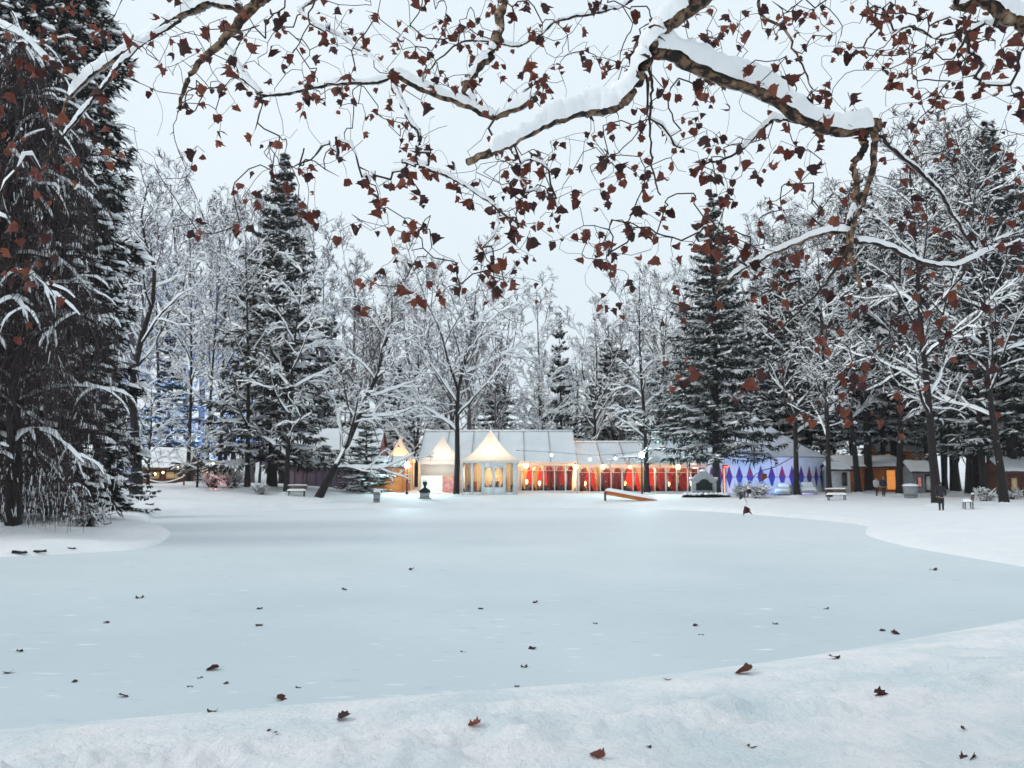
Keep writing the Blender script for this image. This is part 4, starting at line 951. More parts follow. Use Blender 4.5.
tree('spruce0', 'spruce_tree', 'tall snow-dusted spruce with brownish needles left of centre', 272, 84, 152, rz=.4, wide=.98)
tree('spruce1', 'spruce_tree', 'tall dark green spruce above the stone monument', 716, 89, 193, rz=1.1, wide=.95)
tree('small_spruce', 'spruce_tree', 'slim pointed spruce above the taller marquee roof', 562, 116, 312, rz=.2, wide=.8)
tree('small_spruce', 'spruce_tree', 'broad little spruce behind the leaning trunk', 366, 86, 402, rz=2.2, wide=1.5)
tree('larch', 'larch_tree', 'slender straight tree with drooping boughs behind the street lamp', 647, 93, 272)
tree('spread1', 'bare_tree', 'spreading bare tree in front of the second pointed tent', 456, 86, 262, rz=.8)
tree('tall0', 'bare_tree', 'upright bare tree with dark forked limbs left of the slim spruce', 541, 112, 286, rz=.3)
tree('spread2', 'bare_tree', 'snowy bare tree right of the slim spruce', 598, 110, 312, rz=2.0, wide=.9)
tree('pine', 'pine_tree', 'dark snow-laden pine behind the lower marquee', 612, 118, 335, rz=2.4, wide=1.1)
tree('dense', 'bare_tree', 'bare tree growing close to the left side of the brownish spruce', 248, 81, 232, rz=.5, wide=.8)
tree('spread0', 'bare_tree', 'bare tree whose boughs cross the brownish spruce', 287, 79, 262, rz=1.9, wide=.95)
for i, (px, D, yt, k) in enumerate(((188, 92, 215, 'tall1'), (206, 88, 235, 'tall2'), (219, 95, 205, 'tall0'))):
    tree(k, 'bare_tree', ('leftmost', 'middle', 'rightmost')[i] + ' of three thin bare trunks lit blue left of the spruce', px, D, yt, rz=i * 1.7, wide=.85, group='three thin trunks')
tree('spread0', 'small_tree', 'low snowy tree arching over the rope fence', 148, 80, 385, rz=3.6, wide=1.35)
tree('spread1', 'small_tree', 'low snowy tree right of the rope fence', 197, 79, 415, rz=1.0, wide=1.3)
tree('small_spruce', 'spruce_tree', 'snowy young evergreen at the right edge of the dark evergreen', 112, 58, 372, rz=1, wide=1.5)
# --- right-hand wood
rt_ = [(796, 80, 225, 'wood1', 'thin dark trunk in front of the purple diamonds'), (829, 76, 232, 'wood2', 'thick dark trunk at the right end of the purple diamonds'),
       (858, 88, 200, 'wood0', 'thin dark trunk directly left of the two strollers'), (869, 97, 180, 'pine', 'snow-laden pine behind the two strollers'),
       (899, 82, 185, 'wood1', 'dark trunk just right of the two strollers'), (937, 64, 150, 'dense', 'thick dark trunk behind the lone walker'),
       (1003, 66, 130, 'wood1', 'thick leaning trunk right of the bench seen end-on'), (984, 78, 150, 'wood2', 'dark trunk above the bench seen end-on'),
       (1014, 80, 120, 'spruce1', 'dark spruce at the right edge of the wood'), (955, 96, 160, 'pine', 'snow-laden pine right of the lone walker'),
       (968, 85, 165, 'wood0', 'thin dark trunk between walker and end-on bench')]
for i, (px, D, yt, k, lb) in enumerate(rt_): tree(k, 'woodland_tree' if k not in ('pine', 'spruce1') else k.strip('1') + '_tree', lb, px, D, yt, rz=i * 1.3, lean=.03 if i == 6 else 0)
rng = np.random.default_rng(5)
for i in range(26):
    px = rng.uniform(775, 1080); D = rng.uniform(92, 125)
    tree(('wood0', 'pine', 'wood2', 'wood1', 'pine', 'wood0')[i % 6], 'woodland_tree', 'crowded dark tree deep in the wood behind ' + ('the harlequin tent' if px < 830 else 'the two strollers' if px < 905 else 'the lone walker' if px < 960 else 'the end-on bench'), px, D, rng.uniform(185, 260) + max(0, 850 - px) * .6, rz=rng.uniform(0, 6), group='trees deep in the right-hand wood', wide=.9)
def zone(px):
    for lim, nm in ((125, 'behind the huge dark evergreen'), (190, 'behind the brown market hut'), (245, 'behind the three thin trunks'), (310, 'behind the brownish spruce'), (372, 'behind the low mauve pavilion'), (420, 'behind the orange plank kiosk'), (475, 'behind the left part of the taller marquee'), (525, 'behind the glowing pointed tent'), (580, 'behind the slim spruce and taller marquee'), (640, 'behind the left half of the lower marquee'), (695, 'behind the right half of the lower marquee'), (745, 'behind the tall dark green spruce'), (800, 'behind the harlequin tent'), (5000, 'behind the right-hand wood')):
        if px < lim: return nm
for i in range(16):
    px = 786 + i * 16 + rng.uniform(-6, 6)
    tree(('wood1', 'wood2', 'pine', 'wood0')[i % 4], 'understory_tree', 'slim dark understory tree ' + ('behind the harlequin tent' if px < 830 else 'behind the two strollers' if px < 905 else 'behind the lone walker' if px < 960 else 'behind the end-on bench'), px, rng.uniform(99, 120), rng.uniform(300, 380), rz=rng.uniform(0, 6), group='understory of the right-hand wood', wide=1.25)
# --- misty rows behind the marquees and up the slope
tops = [(60, 190), (130, 215), (200, 180), (250, 215), (330, 218), (400, 262), (470, 282), (520, 275), (560, 322), (600, 300), (650, 262), (700, 290), (760, 250), (800, 200), (1030, 170)]
for i in range(46):
    px = 70 + (i % 23) * 31 + rng.uniform(-9, 9); D = (108 if i < 23 else 138) + rng.uniform(-4, 22)
    yt = np.interp(px, [a for a, _ in tops], [b for _, b in tops]) + rng.uniform(-8, 38) + (14 if i < 23 else 0)
    if 540 < px < 575: yt += 45
    k = ('mist0', 'mist1', 'mist2', 'tall1', 'mist1', 'mist2', 'mist0', 'tall2')[i % 8]
    tree(k, 'bare_tree', ('tall pale frosted tree on the slope ' if i >= 23 else 'pale frosted tree standing ') + zone(px), px, D, yt, rz=rng.uniform(0, 6), group='frosted rows behind the marquees', wide=rng.uniform(.9, 1.2))
for i, px in enumerate((90, 170, 235, 330, 400, 440, 500, 545, 590, 625, 660, 770, 690)):
    tree(('pine', 'small_spruce')[i % 2], 'evergreen_tree', 'dark evergreen in the frosted rows ' + zone(px), px + rng.uniform(-5, 5), rng.uniform(108, 135), rng.uniform(345, 390) if i > 3 else rng.uniform(310, 360), rz=i, group='evergreens in the frosted rows', wide=1.3)
for i in range(24):
    px = 60 + i * 40 + rng.uniform(-8, 8)
    tree(('spread0', 'spread2', 'spread1', 'dense')[i % 4], 'thicket_tree', 'low snowy thicket tree ' + zone(px), px, rng.uniform(109, 124), rng.uniform(350, 405), rz=rng.uniform(0, 6), group='low trees behind the marquees', wide=1.35)
# --- peninsula at left
reg('evergreen', dense_conifer(90, 38, 4.3, 3800), (M['bark'], M['needle_dark'], M['tree_snow']))
reg('weeping', weeping(92), (M['bark'], M['twig_weep'], M['tree_snow']))
tree('evergreen', 'evergreen_tree', 'huge dark evergreen towering at the left edge', 8, 44, None, 39)
tree('weeping', 'weeping_tree', 'weeping tree with hanging brown twigs on the snowy point', 16, 35, None, 20)
tree('spread2', 'bare_tree', 'bare tree left of the dark evergreen', -25, 48, None, 16, rz=2)

def bush(px, D, label, w, h, seed, snowf=.5):
    x, y, z = at(px, D); t = thing('snowy_shrub', label, 'shrub', (x, y, z - .02)); rg = np.random.default_rng(seed); st = []
    for i in range(70):
        a = rg.uniform(0, 6.28); d = _norm(np.array([math.cos(a) * rg.uniform(.1, .9), math.sin(a) * rg.uniform(.1, .9), 1])); st.append((wander(np.array([math.cos(a), math.sin(a), 0]) * rg.uniform(0, .25) * w, d, h * rg.uniform(.6, 1.15), 7, .12, -.06, rg), np.linspace(.02, .009, 7)))
    tw = []
    for P, R in st:
        for k in range(5):
            j = rg.integers(2, 6); tw.append((wander(P[j], _norm(P[j] - P[j - 1] + rg.normal(0, .5, 3)), h * .3, 4, .15, -.05, rg), np.linspace(.012, .008, 4)))
    v, f = join(tubes(st, 4), tubes(tw, 3)); link('stems', np_mesh('stems', v, f, True, [M['bark']]), t)
    v, f = join(snow_arch(st[::2], 4, 1.1, .02, .05, .6, rg, .3, .3), snow_arch(tw[::2], 3, 1.1, .015, .035, .6, rg, .3, .3)); link('snow', np_mesh('snow', v, f, True, [M['tree_snow']]), t)
for i, (px, D, w, h, lb) in enumerate(((92, 40, .8, 1.3, 'dark shrub under snow at the foot of the evergreen'), (232, 82, 1.2, 2.0, 'snowy shrub right of the pink-lit bushes'), (212, 83, 1.2, 2.3, 'pink-lit snowy bush left of the big double trunk'),
                                        (262, 78, .9, 1.0, 'low shrub at the foot of the brownish spruce'), (757, 80, 1.3, 1.7, 'dark shrub before the blue end of the harlequin tent'), (742, 82, 1.0, 1.4, 'shrub beside the red-lit doorway'),
                                        (985, 72, 1.0, 1.2, 'low snowy shrub among the right-hand trunks'), (1012, 74, 1.0, 1.0, 'low snowy shrub at the right edge'))):
    bush(px, D, lb, w, h, 200 + i)
string_lights([(203, 458), (213, 461), (222, 464), (231, 467)], 82, 'warm bulbs draped over the pink-lit bush', [(213, 464), (222, 467.5), (206, 471)], 'bulb_warm', .13)
floodlight(216, 79.5, (XX(214, 83), 83, 3), 260, (1, .42, .45), 'small floodlight at the foot of the pink-lit bush', size=100)
# ------------------------------------------------------------------ overhanging plane tree
rng = np.random.default_rng(11)
TB = np.array([3.0, -1.6, gz(3.0, -1.6)])
plane = thing('plane_tree', 'overhanging plane tree with snowy limbs and withered red-brown leaves', 'tree', tuple(TB))
def limb(pts, r0, r1, pre=()):
    """pts: (px, py, depth); pre: world points from the trunk"""
    P = [np.array(p, float) for p in pre] + [pix(*p) for p in pts]
    C = catmull([P[0]] + P + [P[-1]], 6)[6:6 * (len(P))]
    C = np.vstack([C, P[-1]]); n = len(C); C = C + rng.normal(0, .006, (n, 3)); npre = len(pre) * 6
    R = np.concatenate([np.linspace(r0 * (1.6 if npre else 1), r0, npre) if npre else np.zeros(0), np.linspace(r0, r1, n - npre)]); return C, R * (1 + rng.normal(0, .04, n))
limbs = {}
limbs['A'] = limb([(712, -25, 5.3), (690, 2, 5.3), (664, 26, 5.3), (645, 55, 5.3), (628, 92, 5.3), (612, 106, 5.3), (585, 109, 5.3), (550, 122, 5.25), (512, 142, 5.2), (468, 163, 5.1)], .082, .020, [(3.0, -1.6, 4.6), (2.9, .4, 6.6), (2.3, 2.8, 7.1), (1.6, 4.6, 6.3)])
limbs['B'] = limb([(640, 50, 5.3), (668, 50, 5.35), (700, 66, 5.4), (735, 80, 5.45), (765, 90, 5.5), (795, 112, 5.5), (830, 127, 5.5), (858, 128, 5.5), (876, 126, 5.5)], .062, .048)
limbs['B1'] = limb([(874, 126, 5.5), (874, 150, 5.5), (870, 180, 5.5), (858, 215, 5.5), (850, 250, 5.5), (862, 290, 5.5)], .024, .010)
limbs['B2'] = limb([(868, 130, 5.5), (862, 150, 5.52), (854, 165, 5.55), (856, 190, 5.55), (851, 215, 5.55), (848, 242, 5.55), (852, 262, 5.55)], .026, .014)
limbs['B3'] = limb([(851, 232, 5.55), (825, 232, 5.6), (795, 243, 5.7), (768, 256, 5.8), (738, 272, 5.9), (715, 292, 6)], .020, .009)
limbs['B4'] = limb([(876, 132, 5.5), (900, 155, 5.6), (925, 178, 5.7), (945, 200, 5.8), (965, 235, 5.9), (985, 262, 6)], .013, .006)
limbs['B5'] = limb([(852, 240, 5.55), (885, 245, 5.6), (920, 262, 5.7), (955, 265, 5.8), (990, 250, 5.9), (1035, 238, 6)], .018, .010)
limbs['B6'] = limb([(850, 245, 5.55), (835, 270, 5.5), (815, 295, 5.5), (790, 318, 5.5), (770, 345, 5.4)], .010, .004)
limbs['C'] = limb([(512, -20, 5.6), (503, 2, 5.6), (499, 28, 5.6), (492, 52, 5.6), (474, 72, 5.6), (466, 88, 5.6), (475, 106, 5.6)], .034, .028, [(1.3, 4.9, 6.9), (.6, 5.3, 6.6)])
limbs['D'] = limb([(535, 98, 5.55), (512, 110, 5.6), (492, 116, 5.6), (470, 106, 5.6), (448, 98, 5.6), (420, 86, 5.6), (391, 72, 5.6)], .022, .030)
limbs['D1'] = limb([(391, 76, 5.6), (375, 82, 5.6), (345, 82, 5.65), (320, 86, 5.7), (290, 93, 5.75), (262, 95, 5.8)], .013, .010)
limbs['D2'] = limb([(392, 76, 5.6), (400, 98, 5.55), (412, 122, 5.5), (420, 138, 5.5), (416, 155, 5.5), (424, 168, 5.5), (446, 175, 5.5), (466, 186, 5.5), (492, 205, 5.5), (520, 225, 5.5)], .018, .006)
limbs['E'] = limb([(275, -25, 6), (258, 0, 6), (240, 22, 6), (222, 42, 6), (202, 60, 6), (186, 84, 6), (178, 112, 6)], .048, .010, [(2.95, -1.2, 5.4), (1.6, 1.4, 7.6), (0, 3.6, 8.0), (-1.2, 5.3, 6.9)])
limbs['E1'] = limb([(222, 40, 6), (236, 62, 5.9), (250, 84, 5.85), (262, 95, 5.8)], .020, .014)
limbs['E2'] = limb([(248, 12, 6), (215, 2, 6.05), (192, 10, 6.1), (165, 24, 6.15), (140, 42, 6.2), (112, 60, 6.2), (88, 78, 6.2), (66, 104, 6.2), (55, 140, 6.2), (40, 175, 6.2)], .030, .006)
limbs['E3'] = limb([(180, 20, 6.1), (150, 38, 6), (122, 62, 5.9), (100, 92, 5.9), (82, 112, 5.9), (60, 140, 5.9), (40, 170, 5.9)], .018, .005)
limbs['E4'] = limb([(78, 82, 6.2), (60, 72, 6.2), (44, 58, 6.2), (26, 40, 6.2), (-10, 20, 6.2)], .014, .012)
limbs['F'] = limb([(968, -22, 5.0), (985, -4, 5.0), (1003, 12, 5.0), (1026, 24, 5.0), (1060, 40, 5)], .052, .045, [(3.1, -1.2, 5.0), (3.2, 1.2, 6.4), (2.9, 3.4, 6.2)])
limbs['G'] = limb([(760, -15, 6.2), (785, 30, 6.2), (800, 60, 6.2), (812, 90, 6.2)], .012, .005, [(2.2, 3.0, 7.1), (2.1, 4.8, 6.8)])
limbs['H'] = limb([(640, -12, 6.6), (606, 10, 6.6), (560, 20, 6.6), (520, 45, 6.6), (470, 40, 6.6), (440, 58, 6.6), (425, 78, 6.6)], .012, .005, [(2.0, 3.6, 7.0), (1.4, 5.2, 6.6)])
limbs['I'] = limb([(322, -12, 6.4), (300, 10, 6.4), (345, 40, 6.2), (375, 60, 6), (398, 82, 5.7)], .013, .006, [(-.5, 4.4, 7.7), (-1.1, 5.6, 6.6)])
limbs['J'] = limb([(700, 165, 5.8), (738, 152, 5.8), (765, 125, 5.75), (780, 118, 5.7), (808, 126, 5.6)], .007, .014)
limbs['K'] = limb([(648, 60, 5.3), (652, 85, 5.4), (650, 120, 5.5), (652, 165, 5.6), (660, 195, 5.7)], .011, .005)
trunk_path = np.array([TB + [0, 0, -.1], TB + [.02, 0, 1.2], TB + [-.03, .05, 2.5], [3.0, -1.6, 4.4], [2.97, -1.45, 5.4], [2.6, -1.6, 7.2], [2.2, -2.0, 9.0], [1.9, -2.2, 11.0]]); trunk_r = np.array([.48, .36, .33, .29, .25, .17, .10, .03])
v, f = tubes([(trunk_path - TB, trunk_r)], 16); link('trunk', np_mesh('trunk', v, f, True, [M['plane_bark']]), plane)
for k_, (P, R) in limbs.items():
    big = R.max() > .02
    v, f = tubes([(P - TB, R)], 12 if big else 7)
    n0 = len(v); ring = 12 if big else 7
    o = link('limb', np_mesh('limb', v, [f, np.array([[n0 - ring, n0 - ring + i, n0 - ring + i + 1] for i in range(1, ring - 1)])], True, [M['plane_bark'] if big else M['plane_twig']]), plane)
# snow lying on the limbs: finely resampled, uneven ridge
def limb_snow(P, R, hs, seed, lo=.0, hi=1.0, pw=.55, minlen=.0):
    rg = np.random.default_rng(seed); s = np.concatenate([[0], np.cumsum(np.linalg.norm(np.diff(P, axis=0), axis=1))]); m = max(12, int(s[-1] / .022)); u = np.linspace(s[-1] * lo, s[-1] * hi, m)
    Q = np.stack([np.interp(u, s, P[:, i]) for i in range(3)], 1); r = np.interp(u, s, R); ker = np.hanning(9); ker /= ker.sum()
    Q = np.stack([np.convolve(np.pad(Q[:, i], 4, 'edge'), ker, 'valid') for i in range(3)], 1)
    T = _norm(np.gradient(Q, axis=0)); hz = np.sqrt(np.clip(1 - T[:, 2] ** 2, 0, 1)) ** pw; hz *= sstep(.2, .45, hz)
    S = _norm(np.cross(T, [0, 0, 1.0]) + 1e-6); U = np.array([0, 0, 1.]) * .4 + .6 * _norm(np.cross(S, T)); U = _norm(U)
    nz = lambda sc, sd: vnoise(u / sc, np.full(m, 3.3 + sd), seed)
    Hh = (hs * (1 + 1.2 * nz(.35, 0) + .6 * nz(.08, 1) + .35 * nz(.035, 4)) * (.25 + .75 * sstep(-.40, -.26, nz(.28, 6))) + r * .9) * hz; W = (r * 1.04 + .006 + hs * .10) * (1 + .2 * nz(.12, 2)) * np.minimum(1, hz * 1.3)
    tp = np.clip(np.minimum(np.arange(m), np.arange(m)[::-1]) / 3.0, .0, 1) ** .5; Hh *= .25 + .75 * tp; W *= .5 + .5 * tp
    k = 11; a = np.linspace(-.12, np.pi + .12, k); cx = np.sign(np.cos(a)) * np.abs(np.cos(a)) ** .75; sy = np.maximum(np.sin(a), -.2) ** 1.0
    sy = np.sign(np.sin(a)) * np.abs(np.sin(a)) ** .7
    V = Q[:, None] + W[:, None, None] * cx[None, :, None] * S[:, None] + (Hh[:, None] * sy[None])[..., None] * U[:, None]
    V += rg.normal(0, .0022, V.shape)
    idx = np.arange(m * k).reshape(m, k); F = np.stack([idx[:-1, :-1], idx[:-1, 1:], idx[1:, 1:], idx[1:, :-1]], -1).reshape(-1, 4)
    return V.reshape(-1, 3) - TB, F
for i, (k_, hs, lo, hi) in enumerate((('A', .115, .30, .985), ('B', .135, .03, .985), ('B2', .05, .5, .9), ('B3', .034, .0, .9), ('B4', .022, .1, .9), ('B5', .03, 0, .95), ('C', .07, .35, 1), ('D', .085, .0, 1), ('D1', .06, 0, 1), ('D2', .035, .0, .9), ('E', .12, .35, .72), ('E1', .06, .1, 1), ('E2', .11, .02, .72), ('E3', .05, 0, .8), ('E4', .07, 0, 1), ('F', .11, .3, 1), ('J', .07, .35, .95), ('H', .03, .3, .9), ('I', .03, .5, 1))):
    v, f = limb_snow(*limbs[k_], hs * .50, 300 + i, lo, hi); link('limb_snow', np_mesh('limb_snow', v, f, True, [M['tree_snow']]), plane)

# twigs reach from the limbs to every cluster of leaves
reg_leaf = [(130, 400, 0, 110, 46), (190, 430, 80, 235, 44), (400, 560, 0, 110, 40), (360, 560, 165, 305, 38), (490, 720, 130, 262, 74), (560, 720, 0, 130, 30), (690, 880, 0, 125, 52), (700, 860, 140, 290, 40), (880, 1024, 0, 90, 52), (880, 1024, 90, 240, 30),
            (760, 1024, 240, 340, 34), (770, 1010, 340, 420, 16), (0, 115, 0, 190, 34), (0, 55, 190, 345, 10), (430, 690, 262, 306, 8), (660, 760, 290, 400, 8), (-60, 0, 0, 300, 18), (1024, 1090, 0, 320, 34), (120, 1024, -90, 0, 60)]
T3 = []; ALL = np.vstack([P[(P[:, 1] > 3.5)] for P, _ in limbs.values()])
for x0, x1, y0, y1, n in reg_leaf:
    for _ in range(int(n * 1.75)):
        T3.append(pix(rng.uniform(x0, x1), rng.uniform(y0, y1), rng.triangular(4.6, 5.8, 8.2)))
for a, b, d in ((746, 487, 5.6), (747, 503, 5.6), (764, 470, 5.7), (906, 596 - 150, 5.7)): T3.append(pix(a, b, d))
nleafT = len(T3)
for _ in range(320): T3.append(pix(rng.uniform(120, 1024), abs(rng.normal(0, 130)), rng.triangular(4.8, 5.8, 8)))
T3 = np.array(T3); nodes = [p for p in ALL]; parent = [-1] * len(nodes); isl = len(nodes)
# Prim-style growth: nearest unreached cluster first
A = np.array([1, .75, 1.]); dist = np.full(len(T3), 1e9); near = np.zeros(len(T3), int)
def upd(new_ids):
    N = np.array([nodes[i] for i in new_ids]); d = np.linalg.norm((T3[:, None] - N[None]) * A, axis=2); j = d.argmin(1); dm = d[np.arange(len(T3)), j]
    b = dm < dist; dist[b] = dm[b]; near[b] = np.array(new_ids)[j[b]]
upd(list(range(isl))); done = np.zeros(len(T3), bool); tw = []; tip = {}
for _ in range(len(T3)):
    dd = np.where(done, 1e9, dist); i = int(dd.argmin()); done[i] = True; s = near[i]; p0, p1 = np.array(nodes[s]), T3[i]; L = np.linalg.norm(p1 - p0)
    n = max(3, int(L / .07) + 1); q = np.linspace(0, 1, n)[:, None]; side = rng.normal(0, .16 * L, 3); side[2] += .08 * L
    P = p0 + (p1 - p0) * q + side * (4 * q * (1 - q)) + (rng.normal(0, .006, (n, 3)) * np.minimum(1, 6 * q * (1 - q)))
    ids = [s]
    for k in range(1, n): nodes.append(P[k]); parent.append(ids[-1]); ids.append(len(nodes) - 1)
    tw.append(ids); tip[i] = ids[-1]; upd(ids[1:])
cnt = np.zeros(len(nodes))
for i, e in tip.items():
    j = e
    while j >= isl: cnt[j] += 1; j = parent[j]
Nn = np.array(nodes); rad_ = np.minimum(.0017 * np.maximum(cnt, 1) ** .36, .010)
paths = []
for ids in tw:
    r = rad_[ids].copy(); r[0] = rad_[ids[1]]; paths.append((Nn[ids] - TB, r))
v, f = tubes(paths, 5); link('twigs', np_mesh('twigs', v, f, True, [M['plane_twig']]), plane, kind='stuff')
sp = [(P, R) for P, R in paths if R.mean() > .006]
v, f = snow_arch(sp, 5, 1.0, .004, .014, .8, rng, .5, .5); link('twig_snow', np_mesh('twig_snow', v, f, True, [M['tree_snow']]), plane, kind='stuff')

# leaves: lobed, curled, hanging from the twig tips
HALF = [(0, .05), (.14, -.02), (.30, -.05), (.45, .05), (.44, .16), (.50, .25), (.58, .36), (.47, .43), (.44, .54), (.40, .64), (.27, .69), (.14, .80), (0, .95)]
def leaf_shape(seed):
    rg = np.random.default_rng(seed); pts = HALF + [(-x, y) for x, y in HALF[::-1][1:-1]]; P = np.array([(0, .34)] + pts, float); P[1:] *= rg.uniform(.88, 1.10, (len(P) - 1, 1))
    mid = P[1:] * .52 + np.array([0, .17]); n = len(P) - 1
    allp = np.vstack([P[:1], mid, P[1:]]); a, b, c = rg.uniform(.7, 2.2), rg.uniform(-1.2, 1.6), rg.uniform(-1.2, 1.2)
    x, y = allp[:, 0], allp[:, 1] - .3; z = a * x ** 2 * 1.5 + b * y * np.abs(y) * .8 + c * x * y + rg.normal(0, .05, len(x)) * (np.abs(x) + np.abs(y)); x = x * (1 - .38 * a * np.abs(x) * .7)
    V = np.stack([x, y + .3, z], 1); f3 = []; f4 = []
    for i in range(n):
        j = (i + 1) % n; f3.append((0, 1 + i, 1 + j)); f4.append((1 + i, 1 + n + i, 1 + n + j, 1 + j))
    st = tubes([(np.array([[0, .05, 0], [.02, -.18, .03], [rg.normal(0, .05), -.42, .02]]), np.array([.018, .014, .014]))], 3)
    V = np.vstack([V, st[0]]); f4 = np.vstack([np.array(f4), st[1] + 1 + 2 * n]); V[:, 1] += .42
    return V, np.array(f3), f4
LS = [leaf_shape(400 + i) for i in range(14)]
LM = [[np_mesh('leaf_shape', V, [f3, f4], True, [m]) for m in M['leaf']] for V, f3, f4 in LS]
inst = []
def hang_matrix(p, size):
    dwn = _norm(np.array([rng.normal(0, .42), rng.normal(0, .42), -1])); a = rng.uniform(0, 6.28); ref = np.array([math.cos(a), math.sin(a), 0]); zx = _norm(np.cross(dwn, ref)); xx = np.cross(dwn, zx)
    R = np.stack([xx, dwn, zx], 1) * size; return R, p
for i in range(nleafT):
    e = tip[i]; p = Nn[e]
    for k in range(rng.choice([1, 1, 1, 2, 2])):
        q = p if k == 0 else Nn[max(parent[e], 0)] if k == 1 else p + rng.normal(0, .03, 3)
        inst.append((*hang_matrix(q, rng.choice([rng.uniform(.036, .062), rng.uniform(.058, .092)])), int(rng.integers(14)), int(rng.choice([0, 0, 1, 2], p=[.25, .2, .18, .37]))))
def proj(p):
    d = p - np.array([0, 0, CAMZ]); fw = d[1] * _CP + d[2] * _SP; up = -d[1] * _SP + d[2] * _CP; return 512 + FPX * d[0] / fw, 384 - FPX * up / fw, fw
def vis(t): x, y, w = proj(t[1]); return (np.linalg.norm(t[0][:, 1]) / w) * (1 if -5 < x < 1029 and -15 < y < 600 else 1e-3)
inst.sort(key=vis, reverse=True)
for R, p, s, m in inst[:300]:
    o = link('leaf', LM[s][m], plane); mtx = Matrix.Identity(4)
    for a in range(3):
        for b in range(3): mtx[a][b] = R[a, b]
        mtx[a][3] = (p - TB)[a]
    o.matrix_local = mtx
Vs, F3, F4, MI3, MI4, off = [], [], [], [], [], 0
for R, p, s, m in inst[300:]:
    V, f3, f4 = LS[s]; Vs.append(V @ R.T + (p - TB)); F3.append(f3 + off); F4.append(f4 + off); MI3 += [m] * len(f3); MI4 += [m] * len(f4); off += len(V)
link('small_leaves', np_mesh('small_leaves', np.concatenate(Vs), [np.concatenate(F3), np.concatenate(F4)], True, M['leaf'], MI3 + MI4), plane, kind='stuff')

# ------------------------------------------------------------------ fallen leaves and sticks on ice and bank
def fallen(px, py, w_px, label, m, group=None, tilt=.5, up=.0):
    x, y, z = ground_hit(px, py); size = w_px * math.hypot(x, y) / FPX * .95; rg = random.Random(int(px * 7 + py))
    o = link('fallen_leaf', LM[rg.randrange(14)][m]); o.scale = (size, size, size * .35); o.rotation_euler = (rg.uniform(-tilt, tilt) + up, rg.uniform(-tilt, tilt), rg.uniform(0, 6.28))
    bpy.context.view_layer.update()
    zs = [(o.matrix_basis @ v_.co).z for v_ in o.data.vertices]; c = [o.matrix_basis @ v_.co for v_ in o.data.vertices]; mx = sum(a.x for a in c) / len(c); my = sum(a.y for a in c) / len(c)
    o.location = (x - mx, y - my, z - min(zs) - .15 * (max(zs) - min(zs))); return tag(o, label, 'leaf', group)
for px, py, w, m, lb in ((598, 757, 19, 1, 'rust-red leaf on the bank at the bottom of the picture'), (474, 726, 16, 1, 'curled red-brown leaf on the bank in the middle'), (745, 674, 20, 0, 'folded brown leaf near the shoreline'),
                         (879, 695, 15, 2, 'small dark brown leaf on the ridge at right'), (968, 759, 17, 2, 'dark brown leaf in the lower right corner'), (342, 719, 17, 2, 'dark leaf with upturned tips on the left bank'),
                         (280, 700, 12, 0, 'curled brown leaf on the ice near the left bank'), (212, 712, 13, 2, 'dark forked leaf at the edge of ice and bank'), (214, 670, 15, 2, 'dark wide leaf on the ice at left'),
                         (123, 697, 10, 2, 'dark curled leaf on the ice at far left'), (667, 680, 9, 1, 'thin upright leaf on the bank left of the folded leaf'), (834, 659, 12, 2, 'flat dark leaf scrap beside the right shoreline'), (752, 747, 11, 2, 'tiny dark leaf scrap between two brown leaves on the bank')):
    fallen(px, py, w, lb, m, None, .3, .3 if px == 342 else 0)
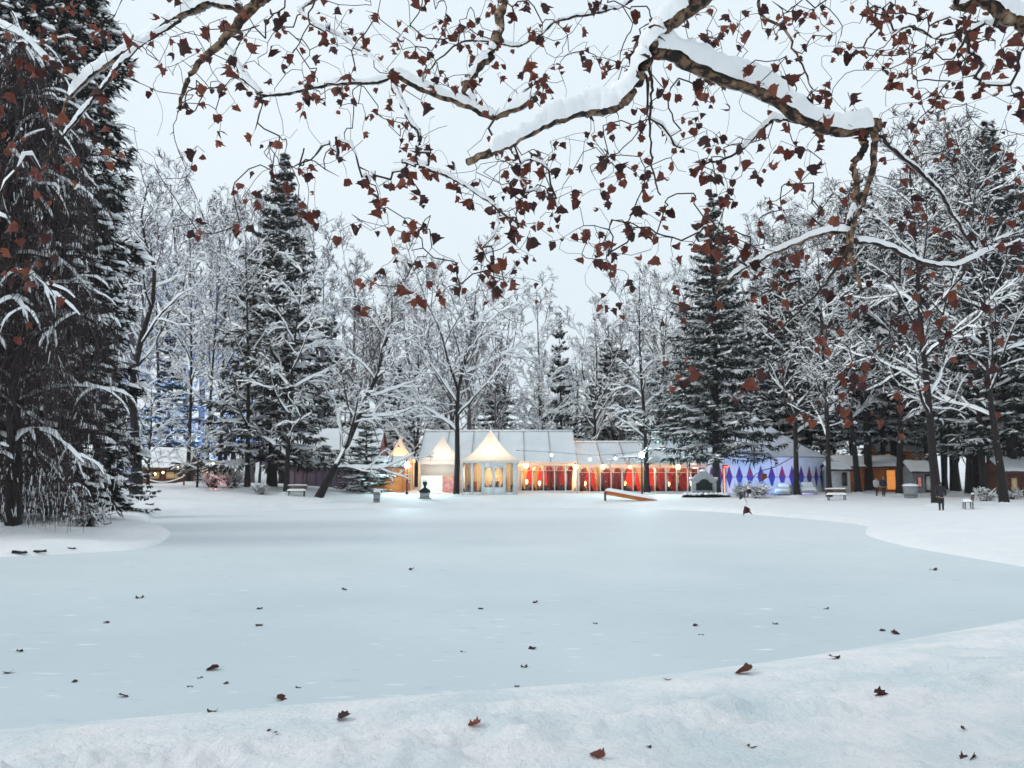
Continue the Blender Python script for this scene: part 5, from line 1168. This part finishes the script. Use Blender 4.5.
for px, py in ((75, 682), (107, 623), (190, 687), (200, 678), (226, 684), (298, 688), (260, 609), (259, 626), (412, 570), (463, 652), (481, 609), (535, 603), (595, 624), (533, 649), (524, 667), (517, 687), (701, 635), (695, 626), (775, 624), (826, 609), (883, 631), (896, 634), (933, 570), (19, 652), (8, 673), (344, 590), (140, 598)):
    fallen(px, py, 6.5 if (px + py) % 3 else 9, 'tiny dark leaf scrap frozen on the pond ice', 2, 'leaf scraps on the ice', .2)
for px, py in ((649, 747), (275, 733), (963, 730), (268, 731)): fallen(px, py, 6, 'tiny dark leaf scrap on the snowy near bank', 2, 'leaf scraps on the near bank', .5)
def stick(px, py, L_px, ang, label, r=.02, grp=None):
    x, y, z = ground_hit(px, py); L = L_px * math.hypot(x, y) / FPX; rg = np.random.default_rng(int(px)); t = thing('fallen_stick', label, 'stick', (x, y, z), ang, grp)
    P = wander(np.array([-L / 2, 0, r * .8]), np.array([1., 0, 0.02]), L, 8, .06, 0, rg); P[:, 2] = np.maximum(P[:, 2], r * .5)
    MB().tube(P, np.linspace(r, r * .5, 8), 6).build('stem', M['bark'], t, True); Q = wander(P[4], _norm(np.array([.6, .5, .25])), L * .35, 4, .1, 0, rg); MB().tube(Q, np.linspace(r * .6, r * .3, 4), 5).build('side_twig', M['bark'], t, True)
stick(150, 505, 11, -.5, 'dark stick lying on the snowy point', .07); stick(108, 525, 7, .1, 'short dark twig on the slope of the snowy point', .03)
stick(20, 553.5, 13, .05, 'dark branch piece at the left water edge', .06); stick(41, 553, 13, -.1, 'dark branch piece right of another at the water edge', .05); stick(72, 549, 7, .1, 'short twig on the shore of the snowy point', .03)
# ------------------------------------------------------------------ winter haze
hb = MB().box(-260, 260, -30, 330, -1.6, 62).build('haze', None, None, kind='stuff')
hb.data.materials.clear(); hm = bpy.data.materials.new('haze'); hm.use_nodes = True; hn = hm.node_tree; hn.nodes.clear()
pv = hn.nodes.new('ShaderNodeVolumePrincipled'); pv.inputs['Color'].default_value = (.93, .96, .98, 1); pv.inputs['Density'].default_value = .0003; pv.inputs['Anisotropy'].default_value = .2
ho = hn.nodes.new('ShaderNodeOutputMaterial'); hn.links.new(pv.outputs[0], ho.inputs['Volume']); hb.data.materials.append(hm); hb['label'] = 'thin winter haze over the pond and park'
